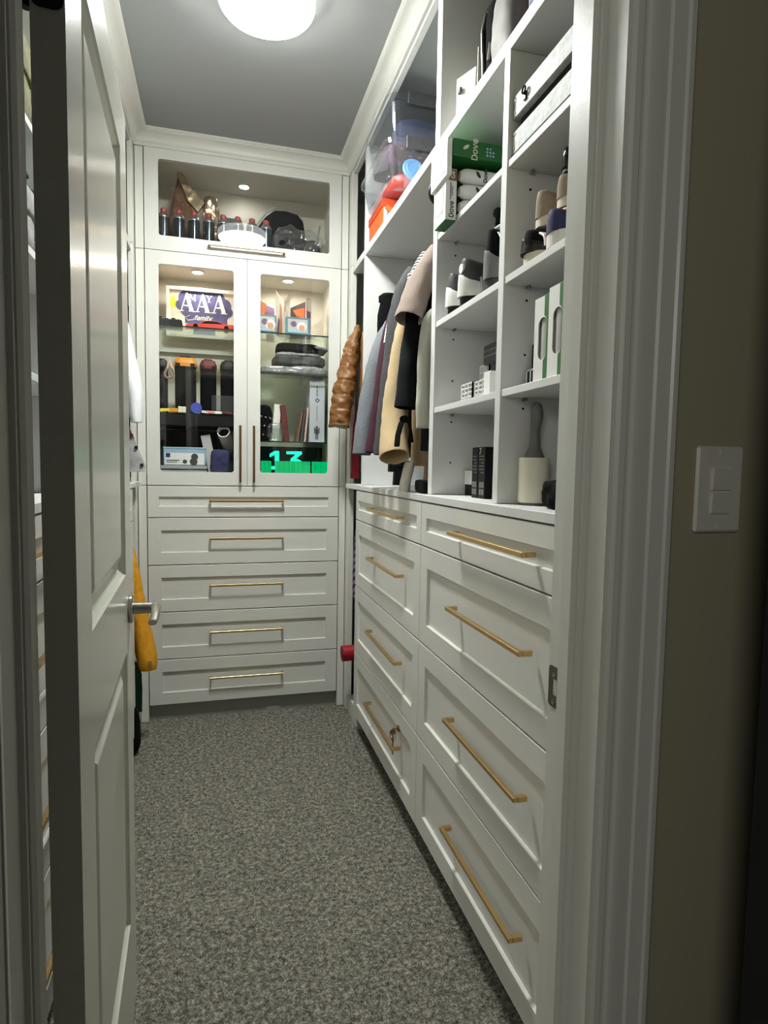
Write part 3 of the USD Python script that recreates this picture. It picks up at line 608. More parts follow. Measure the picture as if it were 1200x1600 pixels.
bits = [(-.25, .030, .010, .016, 'yellow', 'yellow paper strip'), (-.205, .022, .012, .020, 'gold_plastic', 'orange plastic clip'), (-.165, .018, .010, .030, 'cream', 'cream tag'), (-.10, .028, .008, .050, 'blue', 'round blue tag'), (-.062, .015, .008, .012, 'white', 'white chip'), (-.035, .022, .012, .014, 'pink', 'pink eraser'), (.0, .022, .012, .012, 'paper', 'white slip'), (.04, .025, .010, .012, 'dark_red', 'dark red tag')]
for i, (x, w, dpt, h, mm, lab) in enumerate(bits):
    if mm == 'blue': me = cyl((x, 3.044, 1.4845 + .026), (x, 3.050, 1.4845 + .026), .026, 20)
    else: me = rot(lumpy(bx(x - w, x + w, 3.042, 3.042 + dpt, 1.4845, 1.4845 + h, .002).subdivide().subdivide(), .002, 60, i), (0, 1, 0), random.uniform(-6, 6), (x, 3.05, 1.4845))
    single('small_item', me, mm, lab + ' at the front edge of the tray shelf in the left glass door', 'small item', z=1.484)
# lower left compartment
z0 = 1.1965
T = Thing('slat_stand', 'pale grey slatted stand at the bottom of the left glass door', 'stand')
for k in range(2): T.add('slat', bx(-.298, -.052, 3.06 + .0 * k, 3.30, z0 + .022 * k, z0 + .020 + .022 * k - .003, .002), 'slat_grey')
T.done()
zs = z0 + .0395
T = Thing('gadget_carton', 'pale blue printed carton on the slatted stand in the left glass door', 'carton')
b = T.add('carton_body', bx(-.252, -.058, 3.08, 3.24, zs, zs + .085, .002), 'pale_blue')
T.add('print', on_back(sbox(-.246, zs + .004, -.066, zs + .06), 0, 3.0795, 0, .0006), 'white')
T.add('print', on_back(unary_union([sbox(-.242, zs + .038, -.222, zs + .058), sbox(-.24, zs + .022, -.18, zs + .026), sbox(-.24, zs + .014, -.19, zs + .017)]), 0, 3.0787, 0, .0006), 'navy')
T.add('print', on_back(unary_union([Point(-.11, zs + .042).buffer(.016), Point(-.115, zs + .018).buffer(.018), Point(-.155, zs + .018).buffer(.010), sbox(-.12, zs + .018, -.10, zs + .05)]), 0, 3.0787, 0, .0006), 'dark_grey')
T.add('lid_edge', bx(-.254, -.056, 3.078, 3.242, zs + .080, zs + .088, .001), 'pale_blue'); T.done()
single('storage_box', bx(-.30, -.005, 3.25, 3.405, zs, 1.415, .004), 'black', 'black storage box, enlarged to darken the space behind the pale blue carton', 'box')  # box made larger so the lower compartment stays dark
T = Thing('paper_roll', 'rolled white paper tube with a dark hollow, lower left glass door', 'paper roll')
p0, p1 = np.array([.025, 3.075, 1.405]), np.array([.06, 3.28, 1.32])
ax = (p1 - p0) / np.linalg.norm(p1 - p0); rr = np.array([[.030, 0], [.030, 1], [.026, 1], [.026, .0]])
T.add('tube_wall', cat(tube([p0, p1], .031, 28, caps=False), tube([p1, p0], .026, 28, caps=False), tube([p0, p0 + ax * .002], [.031, .026], 28, caps=False)), 'paper')
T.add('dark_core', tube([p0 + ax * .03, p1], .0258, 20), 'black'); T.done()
single('gadget_box', bx(.0, .115, 3.20, 3.30, z0, 1.283, .003), 'dark_grey', 'dark grey box under the paper roll', 'box')
single('slim_box', rot(bx(-.045, .0, 3.09, 3.13, z0, 1.385, .002), (0, 1, 0), -12, (0, 3.1, z0)), 'light_grey', 'slim grey and white box leaning left of the paper roll', 'box', z=z0)
single('cloth_pouch', softbox(-.035, .055, 3.045, 3.10, z0, 1.318, amp=.010, freq=18, seed=6), 'navy', 'crumpled blue grey pouch at the bottom right of the left glass door', 'pouch', z=z0)

# ================================================================== RIGHT GLASS DOOR
zt = 1.8935
def card(name, label, pts, y_pts, z0, zts, matt, thick=.003, cat_='photo card', art=None):
    """upright card standing on the shelf: two bottom corners (x,y) and top heights"""
    (xa, xb), (ya, yb) = pts, y_pts
    T = Thing(name, label, cat_)
    d = np.array([xb - xa, yb - ya, 0]); L = np.linalg.norm(d); d /= L; n = np.array([d[1], -d[0], 0])
    pg = Polygon([(0, 0), (L, 0), (L, zts[1] - z0), (0, zts[0] - z0)])
    T.add('card', xf(prism(pg, thick), d, (0, 0, 1), n, (xa, ya, z0)), matt)
    for (shape, mm) in (art or []):
        T.add('print', xf(prism(affinity.scale(shape, L, (zts[0] + zts[1]) / 2 - z0, origin=(0, 0)).intersection(pg.buffer(-.002)), .0006), d, (0, 0, 1), n, np.array([xa, ya, z0]) + n * thick), mm)
    T.done()
card('photo_card', 'orange brown photo card at the left edge of the right glass door', (.205, .246), (3.27, 3.29), zt, (2.100, 2.085), 'brown_print', art=[(Point(.5, .72).buffer(.22), 'orange'), (sbox(.1, .05, .9, .35), 'white'), (Point(.5, .55).buffer(.18), 'skin_tone')])
card('photo_card', 'purple photo card beside the orange brown one', (.247, .288), (3.295, 3.31), zt, (2.08, 2.07), 'purple', art=[(sbox(.02, .02, .98, .45), 'dark_grey')])
card('photo_card', 'tall white photo card, left half of the standing V', (.278, .332), (3.14, 3.24), zt, (2.125, 2.08), 'paper', art=[(Polygon([(.35, .1), (.75, .1), (.7, .75), (.5, .85)]), 'skin_tone'), (Polygon([(.1, .05), (.4, .05), (.45, .4), (.3, .5)]), 'purple')])
card('photo_card', 'tall white photo card, right half of the standing V', (.335, .358), (3.26, 3.17), zt, (2.09, 2.125), 'paper', art=[(Polygon([(.3, .2), (.8, .2), (.6, .7)]), 'blush')])
arch = unary_union([sbox(.36, .1, .78, .5), Point(.57, .5).buffer(.21)])
card('photo_card', 'dark sunset photo with a black figure, behind the right teal photo', (.366, .448), (3.30, 3.27), zt, (2.075, 2.11), 'brown_dark', art=[(Polygon([(.25, .86), (.97, .93), (.97, .50), (.6, .62)]), 'orange'), (arch, 'black')])
card('photo_card', 'narrow purple photo card with a white top edge', (.450, .476), (3.25, 3.28), zt, (2.125, 2.125), 'purple', art=[(sbox(.02, .72, .98, .99), 'paper')])
def teal(label, x0, x1, y, zh):
    T = Thing('teal_photo', label, 'framed photo', 'small teal photos'); d = x1 - x0
    T.add('frame', xf(bx(x0, x1, 0, .006, 0, zh, .001), (1, 0, 0), (0, 1, 0), (0, .12, 1), (0, y, zt)), 'teal')
    def fl(s, mm, k): T.add('print', xf(prism(s, .0005), (1, 0, 0), (0, .12, 1), (0, -1, 0), (0, y - .0002 - k * .0004, zt)), mm)
    fl(sbox(x0 + .1 * d, .015, x1 - .1 * d, zh - .010), 'light_grey', 1)
    fl(Point(x0 + .66 * d, zh * .5).buffer(zh * .26), 'white', 2); fl(Point(x0 + .66 * d, zh * .42).buffer(zh * .17), 'skin_tone', 3); fl(Point(x0 + .33 * d, zh * .62).buffer(zh * .16), 'purple', 2); fl(sbox(x0 + .1 * d, .015, x0 + .7 * d, .028), 'pale_blue', 3)
    T.done()
teal('small teal bordered photo at the left edge of the right glass door', .196, .281, 3.095, .095)
teal('small teal bordered photo of a face below the dark sunset photo', .325, .449, 3.09, .092)
# dark folded packs on the second shelf
z2 = 1.6965
T = Thing('wrapped_pack', 'glossy silver plastic wrapped pack at the bottom of the pile', 'pack', 'dark packs on the second glass shelf'); T.add('wrap', softbox(.205, .55, 3.06, 3.26, z2, z2 + .045, amp=.007, freq=26, seed=1), 'silver_wrap'); T.done()
T = Thing('wrapped_pack', 'dark grey pack in clear plastic in the middle of the pile', 'pack', 'dark packs on the second glass shelf'); T.add('wrap', softbox(.27, .53, 3.08, 3.28, z2 + .046, z2 + .105, amp=.008, freq=22, seed=2), 'dark_grey'); T.add('film', softbox(.28, .51, 3.078, 3.26, z2 + .095, z2 + .113, amp=.006, freq=34, seed=8), 'silver_wrap'); T.done()
T = Thing('folded_garment', 'black folded garment on top of the wrapped packs', 'folded garment'); T.add('cloth', softbox(.285, .50, 3.09, 3.28, z2 + .116, z2 + .165, amp=.004, freq=14, seed=5), 'black_cloth'); T.add('sleeve', rot(bx(.40, .545, 3.095, 3.26, z2 + .150, z2 + .163, .004), (0, 1, 0), 7, (.40, 3.1, z2 + .15)), 'mid_grey'); T.done()
# third shelf
z3 = 1.3645
T = Thing('beaded_purse', 'black beaded purse at the left of the third glass shelf', 'purse'); T.add('purse_body', softbox(.155, .262, 3.10, 3.17, z3, 1.545, amp=.008, freq=40, seed=3), 'black_cloth')
for k in range(9): T.add('bead', trimesh.creation.icosphere(subdivisions=2, radius=.006).apply_translation((.195 + .022 * (k % 3) + .006 * (k // 3), 3.097, 1.40 + .055 * (k // 3) - .004 * k)), 'silver')
T.done()
single('paper_card', rot(bx(.262, .296, 3.125, 3.128, z3, 1.552), (0, 1, 0), 4, (.27, 3.12, z3)), 'paper', 'tilted white paper card behind the crumpled clear bag', 'paper', z=z3 - .0005)
single('clear_wrap', softbox(.238, .318, 3.06, 3.115, z3, 1.455, amp=.008, freq=24, seed=7), 'clear_bag', 'crumpled clear plastic bag in front of the white card', 'plastic bag', z=z3 - .0005)
single('folder', rot(bx(.322, .350, 3.10, 3.20, z3, 1.548, .003), (0, 1, 0), -7, (.35, 3.1, z3)), 'dark_red', 'dark red folder standing on the third glass shelf', 'folder', z=z3 - .0005)
for k, (x, mm, lab) in enumerate(((.385, 'brown_print', 'brown backed thin book leaning on the white robot carton'), (.405, 'dark_grey', 'dark thin book leaning on the white robot carton'), (.424, 'blush', 'pale thin book leaning on the white robot carton'))):
    single('book', rot(bx(x, x + .009, 3.11, 3.24, z3, 1.52 + .01 * k, .001), (0, 1, 0), 9 - k * 2, (x, 3.15, z3)), mm, lab, 'book', z=z3 - .0005)
T = Thing('robot_carton', 'tall white carton with a blue diamond mark at the right of the third shelf', 'carton')
T.add('carton_body', bx(.450, .528, 3.10, 3.32, z3, 1.680, .002), 'pale_grey')
dm = affinity.rotate(sbox(-.009, -.009, .009, .009).difference(sbox(-.005, -.005, .005, .005)), 45)
T.add('print', on_back(affinity.translate(dm, .489, 1.578), 0, 3.0995, 0, .0006), 'navy')
T.add('print', on_back(unary_union([sbox(.484, 1.600 + .011 * k, .484 + .008 - .002 * (k % 2), 1.608 + .011 * k) for k in range(5)]), 0, 3.0995, 0, .0006), 'mid_grey')
T.add('print', on_back(sbox(.486, 1.475, .489, 1.55), 0, 3.0995, 0, .0006), 'mid_grey')
rbp = unary_union([sbox(.481, 1.38, .486, 1.41), sbox(.489, 1.38, .494, 1.41), sbox(.480, 1.405, .495, 1.435), Point(.4875, 1.442).buffer(.006), sbox(.474, 1.41, .479, 1.44), sbox(.496, 1.41, .501, 1.44)])
T.add('print', on_back(rbp, 0, 3.0995, 0, .0006), 'dark_grey'); T.done()
single('folder', rot(bx(.50, .562, 3.33, 3.40, z3, 1.60, .002), (0, 1, 0), 0, (.5, 3.3, z3)), 'dark_grey', 'dark folder behind the white robot carton', 'folder')
# glowing number sign
T = Thing('number_light', 'green glowing 13 number light behind ribbed blocks, bottom right glass door', 'number light')
T.add('base_plate', bx(.205, .545, 3.055, 3.125, 1.1965, 1.2035, .001), 'black')
n1 = text('1', .088, .012, True); n3 = text('3', .088, .012, True); n1.apply_scale([1.25, 1, 1]); n3.apply_scale([1.35, 1, 1])
T.add('digit', xf(n1, (1, 0, 0), (0, 0, 1), (0, -1, 0), (.285, 3.112, 1.226)), 'led_digit'); T.add('digit', xf(n3, (1, 0, 0), (0, 0, 1), (0, -1, 0), (.374, 3.112, 1.226)), 'led_digit')
T.add('back_board', bx(.205, .545, 3.115, 3.122, 1.2035, 1.245), 'black')
for x0, x1 in ((.205, .256), (.274, .448), (.458, .540)):
    ribs = [cyl((x, 3.066, 1.2035), (x, 3.066, 1.266), .0028, 8) for x in np.arange(x0 + .003, x1, .0074)]
    rb_ = T.add('block_back', bx(x0, x1, 3.070, 3.074, 1.2035, 1.266), 'black'); T.add('ribbed_block', cat(*ribs), 'led_strip')
T.done()
single('black_screen', bx(.21, .55, 3.30, 3.31, 1.1965, 1.345, .002), 'black', 'black board behind the green number light', 'board')
# ================================================================== CLOTHES
def garment(name, label, category, body_m, y, xf, xb, ztop, zhem, half=.030, sleeve=None, sleeve_m=None, cuff=True, seed=0, fold=.10, shoulder=.10, hanger=True, extra=None, group=None, neck=.06):
    """a garment on a hanger, hung across the rod: body from shoulder to hem and the sleeve that hangs at its front edge"""
    T = Thing(name, label, category, group); xc, w = (xf + xb) / 2, (xb - xf) / 2
    half = min(half, .018); xf = xf + .045 if sleeve else xf; xc, w = (xf + xb) / 2, (xb - xf) / 2
    zs = np.r_[ztop, ztop - .015, ztop - .04, ztop - shoulder * .7, ztop - shoulder, np.linspace(ztop - shoulder - .05, zhem, 14)]
    ws = np.r_[neck, neck + .02, max(.5 * w, neck + .02), max(.82 * w, neck + .02), .95 * w, np.full(14, w)]; hs = np.r_[.012, .018, half * .7, half * .9, half, half * np.linspace(1, 1.12, 14)]
    a = np.arange(48) / 48 * 2 * math.pi; R = []
    for z, ww, hh in zip(zs, ws, hs):
        nz = meshkit.noise(np.stack([np.cos(a) * 3 + 7, np.sin(a) * 2 + 7, np.full(48, z * 3 + seed)], 1), seed) - .5
        k = .5 + .5 * (ztop - z) / max(ztop - zhem, .1)
        R.append(np.stack([xc + ww * np.sign(np.cos(a)) * np.abs(np.cos(a)) ** .8, y + (hh + fold * .35 * k * nz) * np.sin(a), np.full(48, z)], 1))
    T.add('body', lumpy(loft(R), .003, 22, seed), body_m, smooth=60)
    if sleeve:
        pts = np.array([q[:3] for q in sleeve]); P, (ra, rb_) = resample(pts, [[q[3] for q in sleeve], [q[4] for q in sleeve]], 26)
        if cuff:
            t = P[-1] - P[-2]; t /= np.linalg.norm(t)
            P = np.vstack([P, P[-1] + t * .004, P[-1] - t * .002, P[-1] - t * .10]); ra = np.r_[ra, ra[-1] * .96, ra[-1] * .84, ra[-1] * .8]; rb_ = np.r_[rb_, rb_[-1] * .96, rb_[-1] * .84, rb_[-1] * .8]
            t_ = tube_free(P, ra, rb_, seed)
        else: t_ = tube_free(P, ra, rb_, seed)
        T.add('sleeve', t_, sleeve_m or body_m, smooth=60)
    if hanger:
        T.add('hanger', cat(tube([[.855, y, ztop - .005], [.855, y, 2.02], [.866, y, 2.034], [.8765, y, 2.052], [.874, y, 2.072], [.855, y, 2.0805], [.836, y, 2.070]], .0022, 8)), 'nickel')
    for e in (extra or []): T.add(*e)
    return T.done()
def tube_free(P, ra, rb, seed=0, n=24, amp=.10, tilt=.75):
    """sleeve: elliptical rings laid out along world x and y and tipped square to the path, so that they may turn back into the cuff"""
    a = np.arange(n) / n * 2 * math.pi; R = []; m = len(P) - (4 if len(P) > 4 and P[-1][2] > P[-3][2] else 0)
    T_ = np.gradient(P[:m], axis=0)
    for i, (p, u, v) in enumerate(zip(P, ra, rb)):
        t = T_[min(i, m - 1)]; t = t / np.linalg.norm(t); dn_ = t[2] if abs(t[2]) > .35 else math.copysign(.35, t[2])
        nz = meshkit.noise(np.stack([np.cos(a) * 1.5 + 9, np.sin(a) * 1.5 + 9, np.full(n, p[2] * 16)], 1), seed) - .5
        nf = meshkit.noise(np.stack([np.cos(a) * 3.5 + 9, np.sin(a) * 3.5 + 9, p[2] * 40 + 2 * np.cos(a)], 1), seed + 5) - .5
        k = 1 + 2 * amp * nz + 1.1 * amp * nf
        dx, dy = u * np.cos(a) * k, v * np.sin(a) * k
        R.append(np.stack([p[0] + dx, p[1] + dy, p[2] - tilt * (t[0] * dx + t[1] * dy) / dn_], 1))
    return loft(R)
G = 'clothes on the rod'
garment('shirt', 'pale sage shirt hanging nearest the cubby divider', 'shirt', 'sage_cloth', 1.835, .632, 1.02, 1.745, 1.365, .018, [(.655, 1.832, 1.735, .012, .014), (.640, 1.832, 1.70, .022, .018), (.628, 1.832, 1.55, .024, .018), (.630, 1.832, 1.372, .026, .018)], seed=1, hanger=False)
garment('top', 'taupe short sleeved top with a wide open sleeve, at the front right of the rod', 'top', 'taupe_cloth', 1.905, .640, 1.01, 1.985, 1.45, .026, [(.690, 1.90, 1.945, .030, .028), (.655, 1.895, 1.885, .036, .036), (.615, 1.885, 1.80, .040, .045), (.585, 1.872, 1.715, .043, .056)], seed=2, extra=[('hanger_end', blob((.680, 1.880, 1.955), (.013, .011, .013)), 'light_grey', None, None)])
tie = [('tie_belt', cat(tube([[.585, 1.905, 1.40], [.572, 1.89, 1.385], [.560, 1.885, 1.345], [.556, 1.88, 1.31]], .010, 8, .004), tube([[.585, 1.90, 1.40], [.60, 1.89, 1.385], [.606, 1.885, 1.35], [.610, 1.885, 1.325]], .010, 8, .004), blob((.586, 1.90, 1.40), (.016, .014, .012))), 'black_cloth', None, None)]
garment('jacket', 'black jacket with a tied belt hanging between the taupe top and the camel coat', 'jacket', 'ink_cloth', 1.965, .620, 1.01, 1.96, 1.30, .028, [(.66, 1.945, 1.90, .03, .030), (.628, 1.925, 1.75, .034, .034), (.606, 1.912, 1.58, .036, .034), (.592, 1.905, 1.44, .040, .036)], seed=3, extra=tie)
garment('striped_shirt', 'black and white striped shirt, only its shoulder showing', 'shirt', 'stripe_cloth', 2.025, .650, 1.0, 2.0, 1.5, .026, [(.70, 2.02, 1.965, .026, .026), (.665, 2.015, 1.90, .03, .032), (.640, 2.01, 1.80, .032, .034)], seed=4)
garment('coat', 'cream camel coat with a long wide sleeve hanging forward', 'coat', 'camel_cloth', 2.085, .625, 1.01, 1.97, 1.25, .030, [(.665, 2.02, 1.90, .034, .034), (.630, 2.01, 1.75, .038, .040), (.597, 2.025, 1.50, .044, .046), (.585, 2.010, 1.37, .047, .056), (.574, 1.968, 1.280, .050, .062)], seed=5)
garment('jacket', 'dark grey jacket with a long straight sleeve left of the camel coat', 'jacket', 'charcoal_cloth', 2.15, .630, 1.0, 1.985, 1.28, .030, [(.690, 2.14, 1.95, .030, .030), (.645, 2.13, 1.86, .036, .036), (.605, 2.125, 1.60, .036, .036), (.578, 2.12, 1.29, .036, .040)], seed=6)
garment('sweater', 'maroon sweater between the two grey garments', 'sweater', 'maroon_cloth', 2.245, .625, 1.0, 1.93, 1.32, .028, [(.66, 2.23, 1.85, .03, .03), (.622, 2.225, 1.70, .034, .032), (.588, 2.22, 1.45, .034, .03), (.566, 2.215, 1.30, .034, .032)], seed=7)
garment('hoodie', 'grey melange hoodie at the left of the hanging row', 'hoodie', 'grey_melange', 2.33, .630, 1.0, 1.86, 1.32, .032, [(.66, 2.32, 1.80, .030, .032), (.618, 2.315, 1.71, .038, .040), (.568, 2.305, 1.50, .040, .042), (.538, 2.295, 1.295, .036, .044)], seed=8)
garment('suit_jacket', 'black jacket with broad square shoulders, leftmost on the rod', 'jacket', 'black_cloth', 2.45, .632, 1.01, 1.955, 1.36, .032, None, seed=9, shoulder=.04, neck=.165)
garment('blouse', 'white blouse edge peeking between the hoodie and the dark jacket', 'blouse', 'off_white_cloth', 2.198, .700, .98, 1.90, 1.62, .008, [(.655, 2.19, 1.90, .02, .022), (.630, 2.187, 1.80, .022, .022), (.606, 2.183, 1.70, .018, .02)], seed=10)
# trousers and knits hanging low, draped over the counter edge
garment('knit_trousers', 'dark ribbed knit trousers hanging below the grey sleeve', 'trousers', 'rib_cloth', 2.15, .622, .685, 1.268, 1.178, .028, None, seed=11, hanger=False, neck=.03, shoulder=.04)
T = Thing('scarf', 'cream scarf hanging straight down onto the counter edge', 'scarf')
P, (ra, rb_) = resample([[.640, 2.000, 1.262], [.636, 2.002, 1.24], [.628, 2.005, 1.20], [.624, 2.01, 1.162]], [[.016, .018, .016, .018], [.026, .026, .028, .034]], 24)
T.add('scarf_body', tube_free(P, ra, rb_, 12, amp=.14), 'off_white_cloth', smooth=60); T.done()
T = Thing('tote_bag', 'tan leather bag standing on the counter below the coats', 'bag')
T.add('bag_body', softbox(.665, .98, 1.815, 1.955, 1.1604, 1.285, amp=.010, freq=10, seed=3), 'leather_brown'); T.add('bag_handle', tube([[.74, 1.885, 1.265], [.77, 1.885, 1.285], [.86, 1.885, 1.292], [.92, 1.885, 1.285], [.95, 1.885, 1.265]], .008, 10), 'leather_brown', label='tan handle'); T.done()
single('cloth_pouch', softbox(.622, .662, 1.805, 1.90, 1.1604, 1.205, amp=.008, freq=16, seed=4), 'black_cloth', 'black cloth pouch lying on the counter in front of the tan bag', 'pouch', z=1.160)
T = Thing('loop', 'round black padded loop hanging beside the cubby divider', 'loop')
lp = trimesh.creation.torus(.034, .0075, 40, 14); lp.apply_transform(trimesh.transformations.rotation_matrix(math.pi / 2, (1, 0, 0))); lp.apply_translation((.662, 1.812, 2.085)); T.add('ring', lp, 'black')
T.add('hook', cyl((.662, 1.798, 2.112), (.662, 1.818, 2.112), .004, 10), 'nickel'); T.done()

# corner hanging space, right
def quilted(path, r, r2, seam=.068, n=26):
    P, (a_, b_) = resample(path, [r, r2], 110); s = np.r_[0, np.cumsum(np.linalg.norm(np.diff(P, axis=0), axis=1))]
    k = 1 - .055 * np.abs(np.cos(s / seam * math.pi)) ** 18
    return P, a_ * k, b_ * k
P, a_, b_ = quilted([[.640, 2.86, 1.905], [.618, 2.85, 1.82], [.592, 2.84, 1.70], [.566, 2.83, 1.56], [.548, 2.82, 1.43]], [.012, .030, .044, .052, .046], [.026, .044, .054, .062, .060])
T = Thing('puffer_jacket', 'brown quilted puffer jacket hanging in the right corner', 'jacket')
T.add('sleeve', lumpy(tube_free(P, a_, b_, 4, 40, .07), .013, 26, 3), 'quilt_brown', smooth=60)
zs = np.linspace(1.95, 1.36, 40); a = np.arange(40) / 40 * 2 * math.pi
T.add('body', loft([np.stack([.84 + (.19 if z < 1.88 else .19 - (z - 1.88) * 2.0) * np.cos(a), 2.86 + (.04 * (1 - .14 * abs(math.cos((1.95 - z) / .075 * math.pi)) ** 6)) * np.sin(a), np.full(40, z)], 1) for z in zs]), 'quilt_brown', smooth=60)
T.add('hanger', tube([[.84, 2.86, 1.94], [.84, 2.86, 2.06]], .0025, 8), 'nickel'); T.done()
single('corner_rod', cyl((.85, 2.722, 2.06), (.85, 3.40, 2.06), .014, 14), 'nickel', 'hanging rod in the right corner behind the puffer jacket', 'rod')
garment('shirt', 'dark red shirt hanging below the brown puffer jacket', 'shirt', 'red_cloth', 2.930, .655, 1.02, 1.60, 1.165, .022, [(.68, 2.94, 1.56, .02, .020), (.662, 2.938, 1.40, .022, .022), (.655, 2.936, 1.19, .022, .022)], seed=14, hanger=False)
garment('plaid_shirt', 'purple grey plaid shirt hanging low in the right corner', 'shirt', 'plaid_cloth', 2.84, .655, 1.0, 1.05, .50, .03, [(.68, 2.83, 1.02, .02, .026), (.655, 2.82, .88, .026, .03), (.648, 2.81, .62, .026, .03)], seed=15, hanger=False)
single('corner_box', bx(.66, 1.0, 2.74, 2.94, .0805, .298, .006), 'black', 'black box on the floor of the right corner', 'box')
T = Thing('rolled_blanket', 'dark red rolled blanket end poking out of the right corner', 'blanket')
rr = cyl((.578, 2.825, .338), (.90, 2.835, .338), .038, 36); T.add('roll', lumpy(rr, .001, 30, 2), 'red')
sp = np.array([[.5775, 2.825 + .004 * t * math.cos(t * 2.2), .338 + .004 * t * math.sin(t * 2.2)] for t in np.linspace(.6, 9, 60)]); T.add('rolled_edge', tube(sp, .0014, 6), 'dark_red'); T.done()
# corner, left
garment('shirt', 'white shirt sleeve showing right of the open door', 'shirt', 'white_shirt', 2.80, -.76, -.375, 1.98, 1.40, .03, [(-.40, 2.80, 1.90, .02, .03), (-.372, 2.795, 1.72, .03, .034), (-.345, 2.79, 1.55, .034, .036), (-.335, 2.79, 1.42, .024, .03)], seed=21, hanger=False)
T = Thing('print_shirt', 'grey printed shirt corner with dark buttons under the white sleeve', 'shirt')
R = []
for k, z in enumerate(np.linspace(1.375, 1.205, 8)):
    t = k / 7; R.append(np.stack([-.40 + .06 * t * .9 + (.03 + .02 * t) * np.cos(a), 2.815 + (.012 + .006 * t) * np.sin(a), np.full(40, z + .03 * (1 - t))], 1))
T.add('shirt_body', loft(R), 'grey_print', smooth=60)
for x, z, mm in ((-.358, 1.362, 'dark_red'), (-.340, 1.31, 'black'), (-.318, 1.235, 'black')): T.add('button', cyl((x, 2.806, z), (x, 2.794, z), .007, 12), mm)
T.done()
garment('coat', 'long black coat added to darken the left corner behind the white sleeve', 'coat', 'black_cloth', 2.90, -.77, -.375, 2.02, 1.18, .03, None, seed=22, hanger=False, shoulder=.05, neck=.17)  # added garment that stands for the shade in the corner gap
T = Thing('rain_jacket', 'mustard yellow jacket sleeve hanging behind the door lever', 'jacket')
P, (ra, rb_) = resample([[-.405, 2.80, 1.02], [-.375, 2.79, .86], [-.345, 2.78, .66], [-.315, 2.77, .47], [-.300, 2.765, .38], [-.298, 2.765, .345]], [[.012, .026, .034, .040, .042, .036], [.02, .03, .036, .04, .042, .034]], 34)
sl = T.add('sleeve', tube_free(P, ra, rb_, 31, amp=.09), 'mustard_cloth', smooth=60)
T.add('snap_button', cyl((-.286, 2.728, .385), (-.286, 2.721, .385), .009, 14), 'brass', under=sl)
T.add('body', softbox(-.76, -.40, 2.76, 2.84, .42, 1.06, amp=.01, freq=8, seed=2), 'mustard_cloth', smooth=60); T.done()
garment('trousers', 'dark green fabric hanging below the yellow sleeve', 'trousers', 'green_cloth', 2.86, -.74, -.335, .42, .12, .05, None, seed=33, hanger=False, neck=.12, shoulder=.08)
single('floor_bag', softbox(-.60, -.325, 2.66, 2.73, -.002, .22, amp=.008, freq=12, seed=5), 'black_cloth', 'black bag on the carpet just right of the door edge', 'bag', z=-.006)

# ================================================================== ABOVE THE LONG SHELF
ZT = 2.2145
T = Thing('shoe_box', 'orange shoe box with a white label at the left of the long shelf', 'shoe box')
T.add('box_body', bx(.648, .95, 2.452, 2.684, ZT + .0005, ZT + .112, .001), 'orange')
T.add('lid', bx(.645, .953, 2.449, 2.687, ZT + .085, ZT + .1165, .001), 'orange_dark')
fl = [[.66 + .17 * t, 2.447, ZT + .086 - .035 * math.sin(math.pi * t)] for t in np.linspace(0, 1, 12)]
T.add('lid_flap', tube(fl, .004, 8, .012), 'orange')
lb = T.add('label_sticker', bx(.652, .745, 2.4508, 2.452, ZT + .024, ZT + .083), 'white')
bars = [bx(.662 + .0045 * k, .662 + .0045 * k + .0018 + .0012 * (k % 2), 2.4502, 2.4508, ZT + .034, ZT + .076) for k in range(5)]
T.add('barcode', cat(*bars), 'black', under=lb); T.add('barcode', bx(.690, .738, 2.4502, 2.4508, ZT + .04, ZT + .070), 'orange', under=lb); T.done()
single('shoe_box', bx(.73, 1.0, 2.20, 2.44, ZT + .0005, ZT + .1165, .002), 'white', 'white shoe box standing next to the orange shoe box', 'shoe box')
def bin_(label, x0, x1, y0, y1, z0, z1, handle):
    """tapered clear box, rolled rim, lid, and a grey latch"""
    T = Thing('storage_bin', label, 'storage bin', 'clear bins on the long shelf'); tp = .028; w = .0022
    def rr(x0, x1, y0, y1, r, z): 
        p = sbox(x0 + r, y0 + r, x1 - r, y1 - r).buffer(r, 6); c = np.array(p.exterior.coords)[:-1]; return np.stack([c[:, 0], c[:, 1], np.full(len(c), z)], 1)
    R = [rr(x0 + tp, x1 - tp, y0 + tp, y1 - tp, .03, z0), rr(x0 + tp * .9, x1 - tp * .9, y0 + tp * .9, y1 - tp * .9, .034, z0 + .012), rr(x0 + .008, x1 - .008, y0 + .008, y1 - .008, .04, z1 - .028)]
    Ri = [rr(x0 + .0105, x1 - .0105, y0 + .0105, y1 - .0105, .038, z1 - .028), rr(x0 + tp * .9 + w, x1 - tp * .9 - w, y0 + tp * .9 + w, y1 - tp * .9 - w, .032, z0 + .014), rr(x0 + tp + w, x1 - tp - w, y0 + tp + w, y1 - tp - w, .028, z0 + w)]
    T.add('tub', loft(R + Ri), 'bin_plastic', smooth=40)
    T.add('lid', loft([rr(x0 + .004, x1 - .004, y0 + .004, y1 - .004, .042, z1 - .030), rr(x0 - .002, x1 + .002, y0 - .002, y1 + .002, .045, z1 - .024), rr(x0 - .002, x1 + .002, y0 - .002, y1 + .002, .045, z1 - .006), rr(x0 + .006, x1 - .006, y0 + .006, y1 - .006, .04, z1)]), 'bin_plastic', smooth=40)
    T.add('latch', bx(x0 + .075, x1 - .075, y0 - .008, y0 + .004, z1 - .042, z1 + .003, .002), 'dark_grey', label='grey latch')
    T.done(); return T
ZB = ZT + .117
bin_('lower clear bin with a translucent lid, on the shoe boxes', .598, .965, 2.225, 2.665, ZB, 2.460, 0)
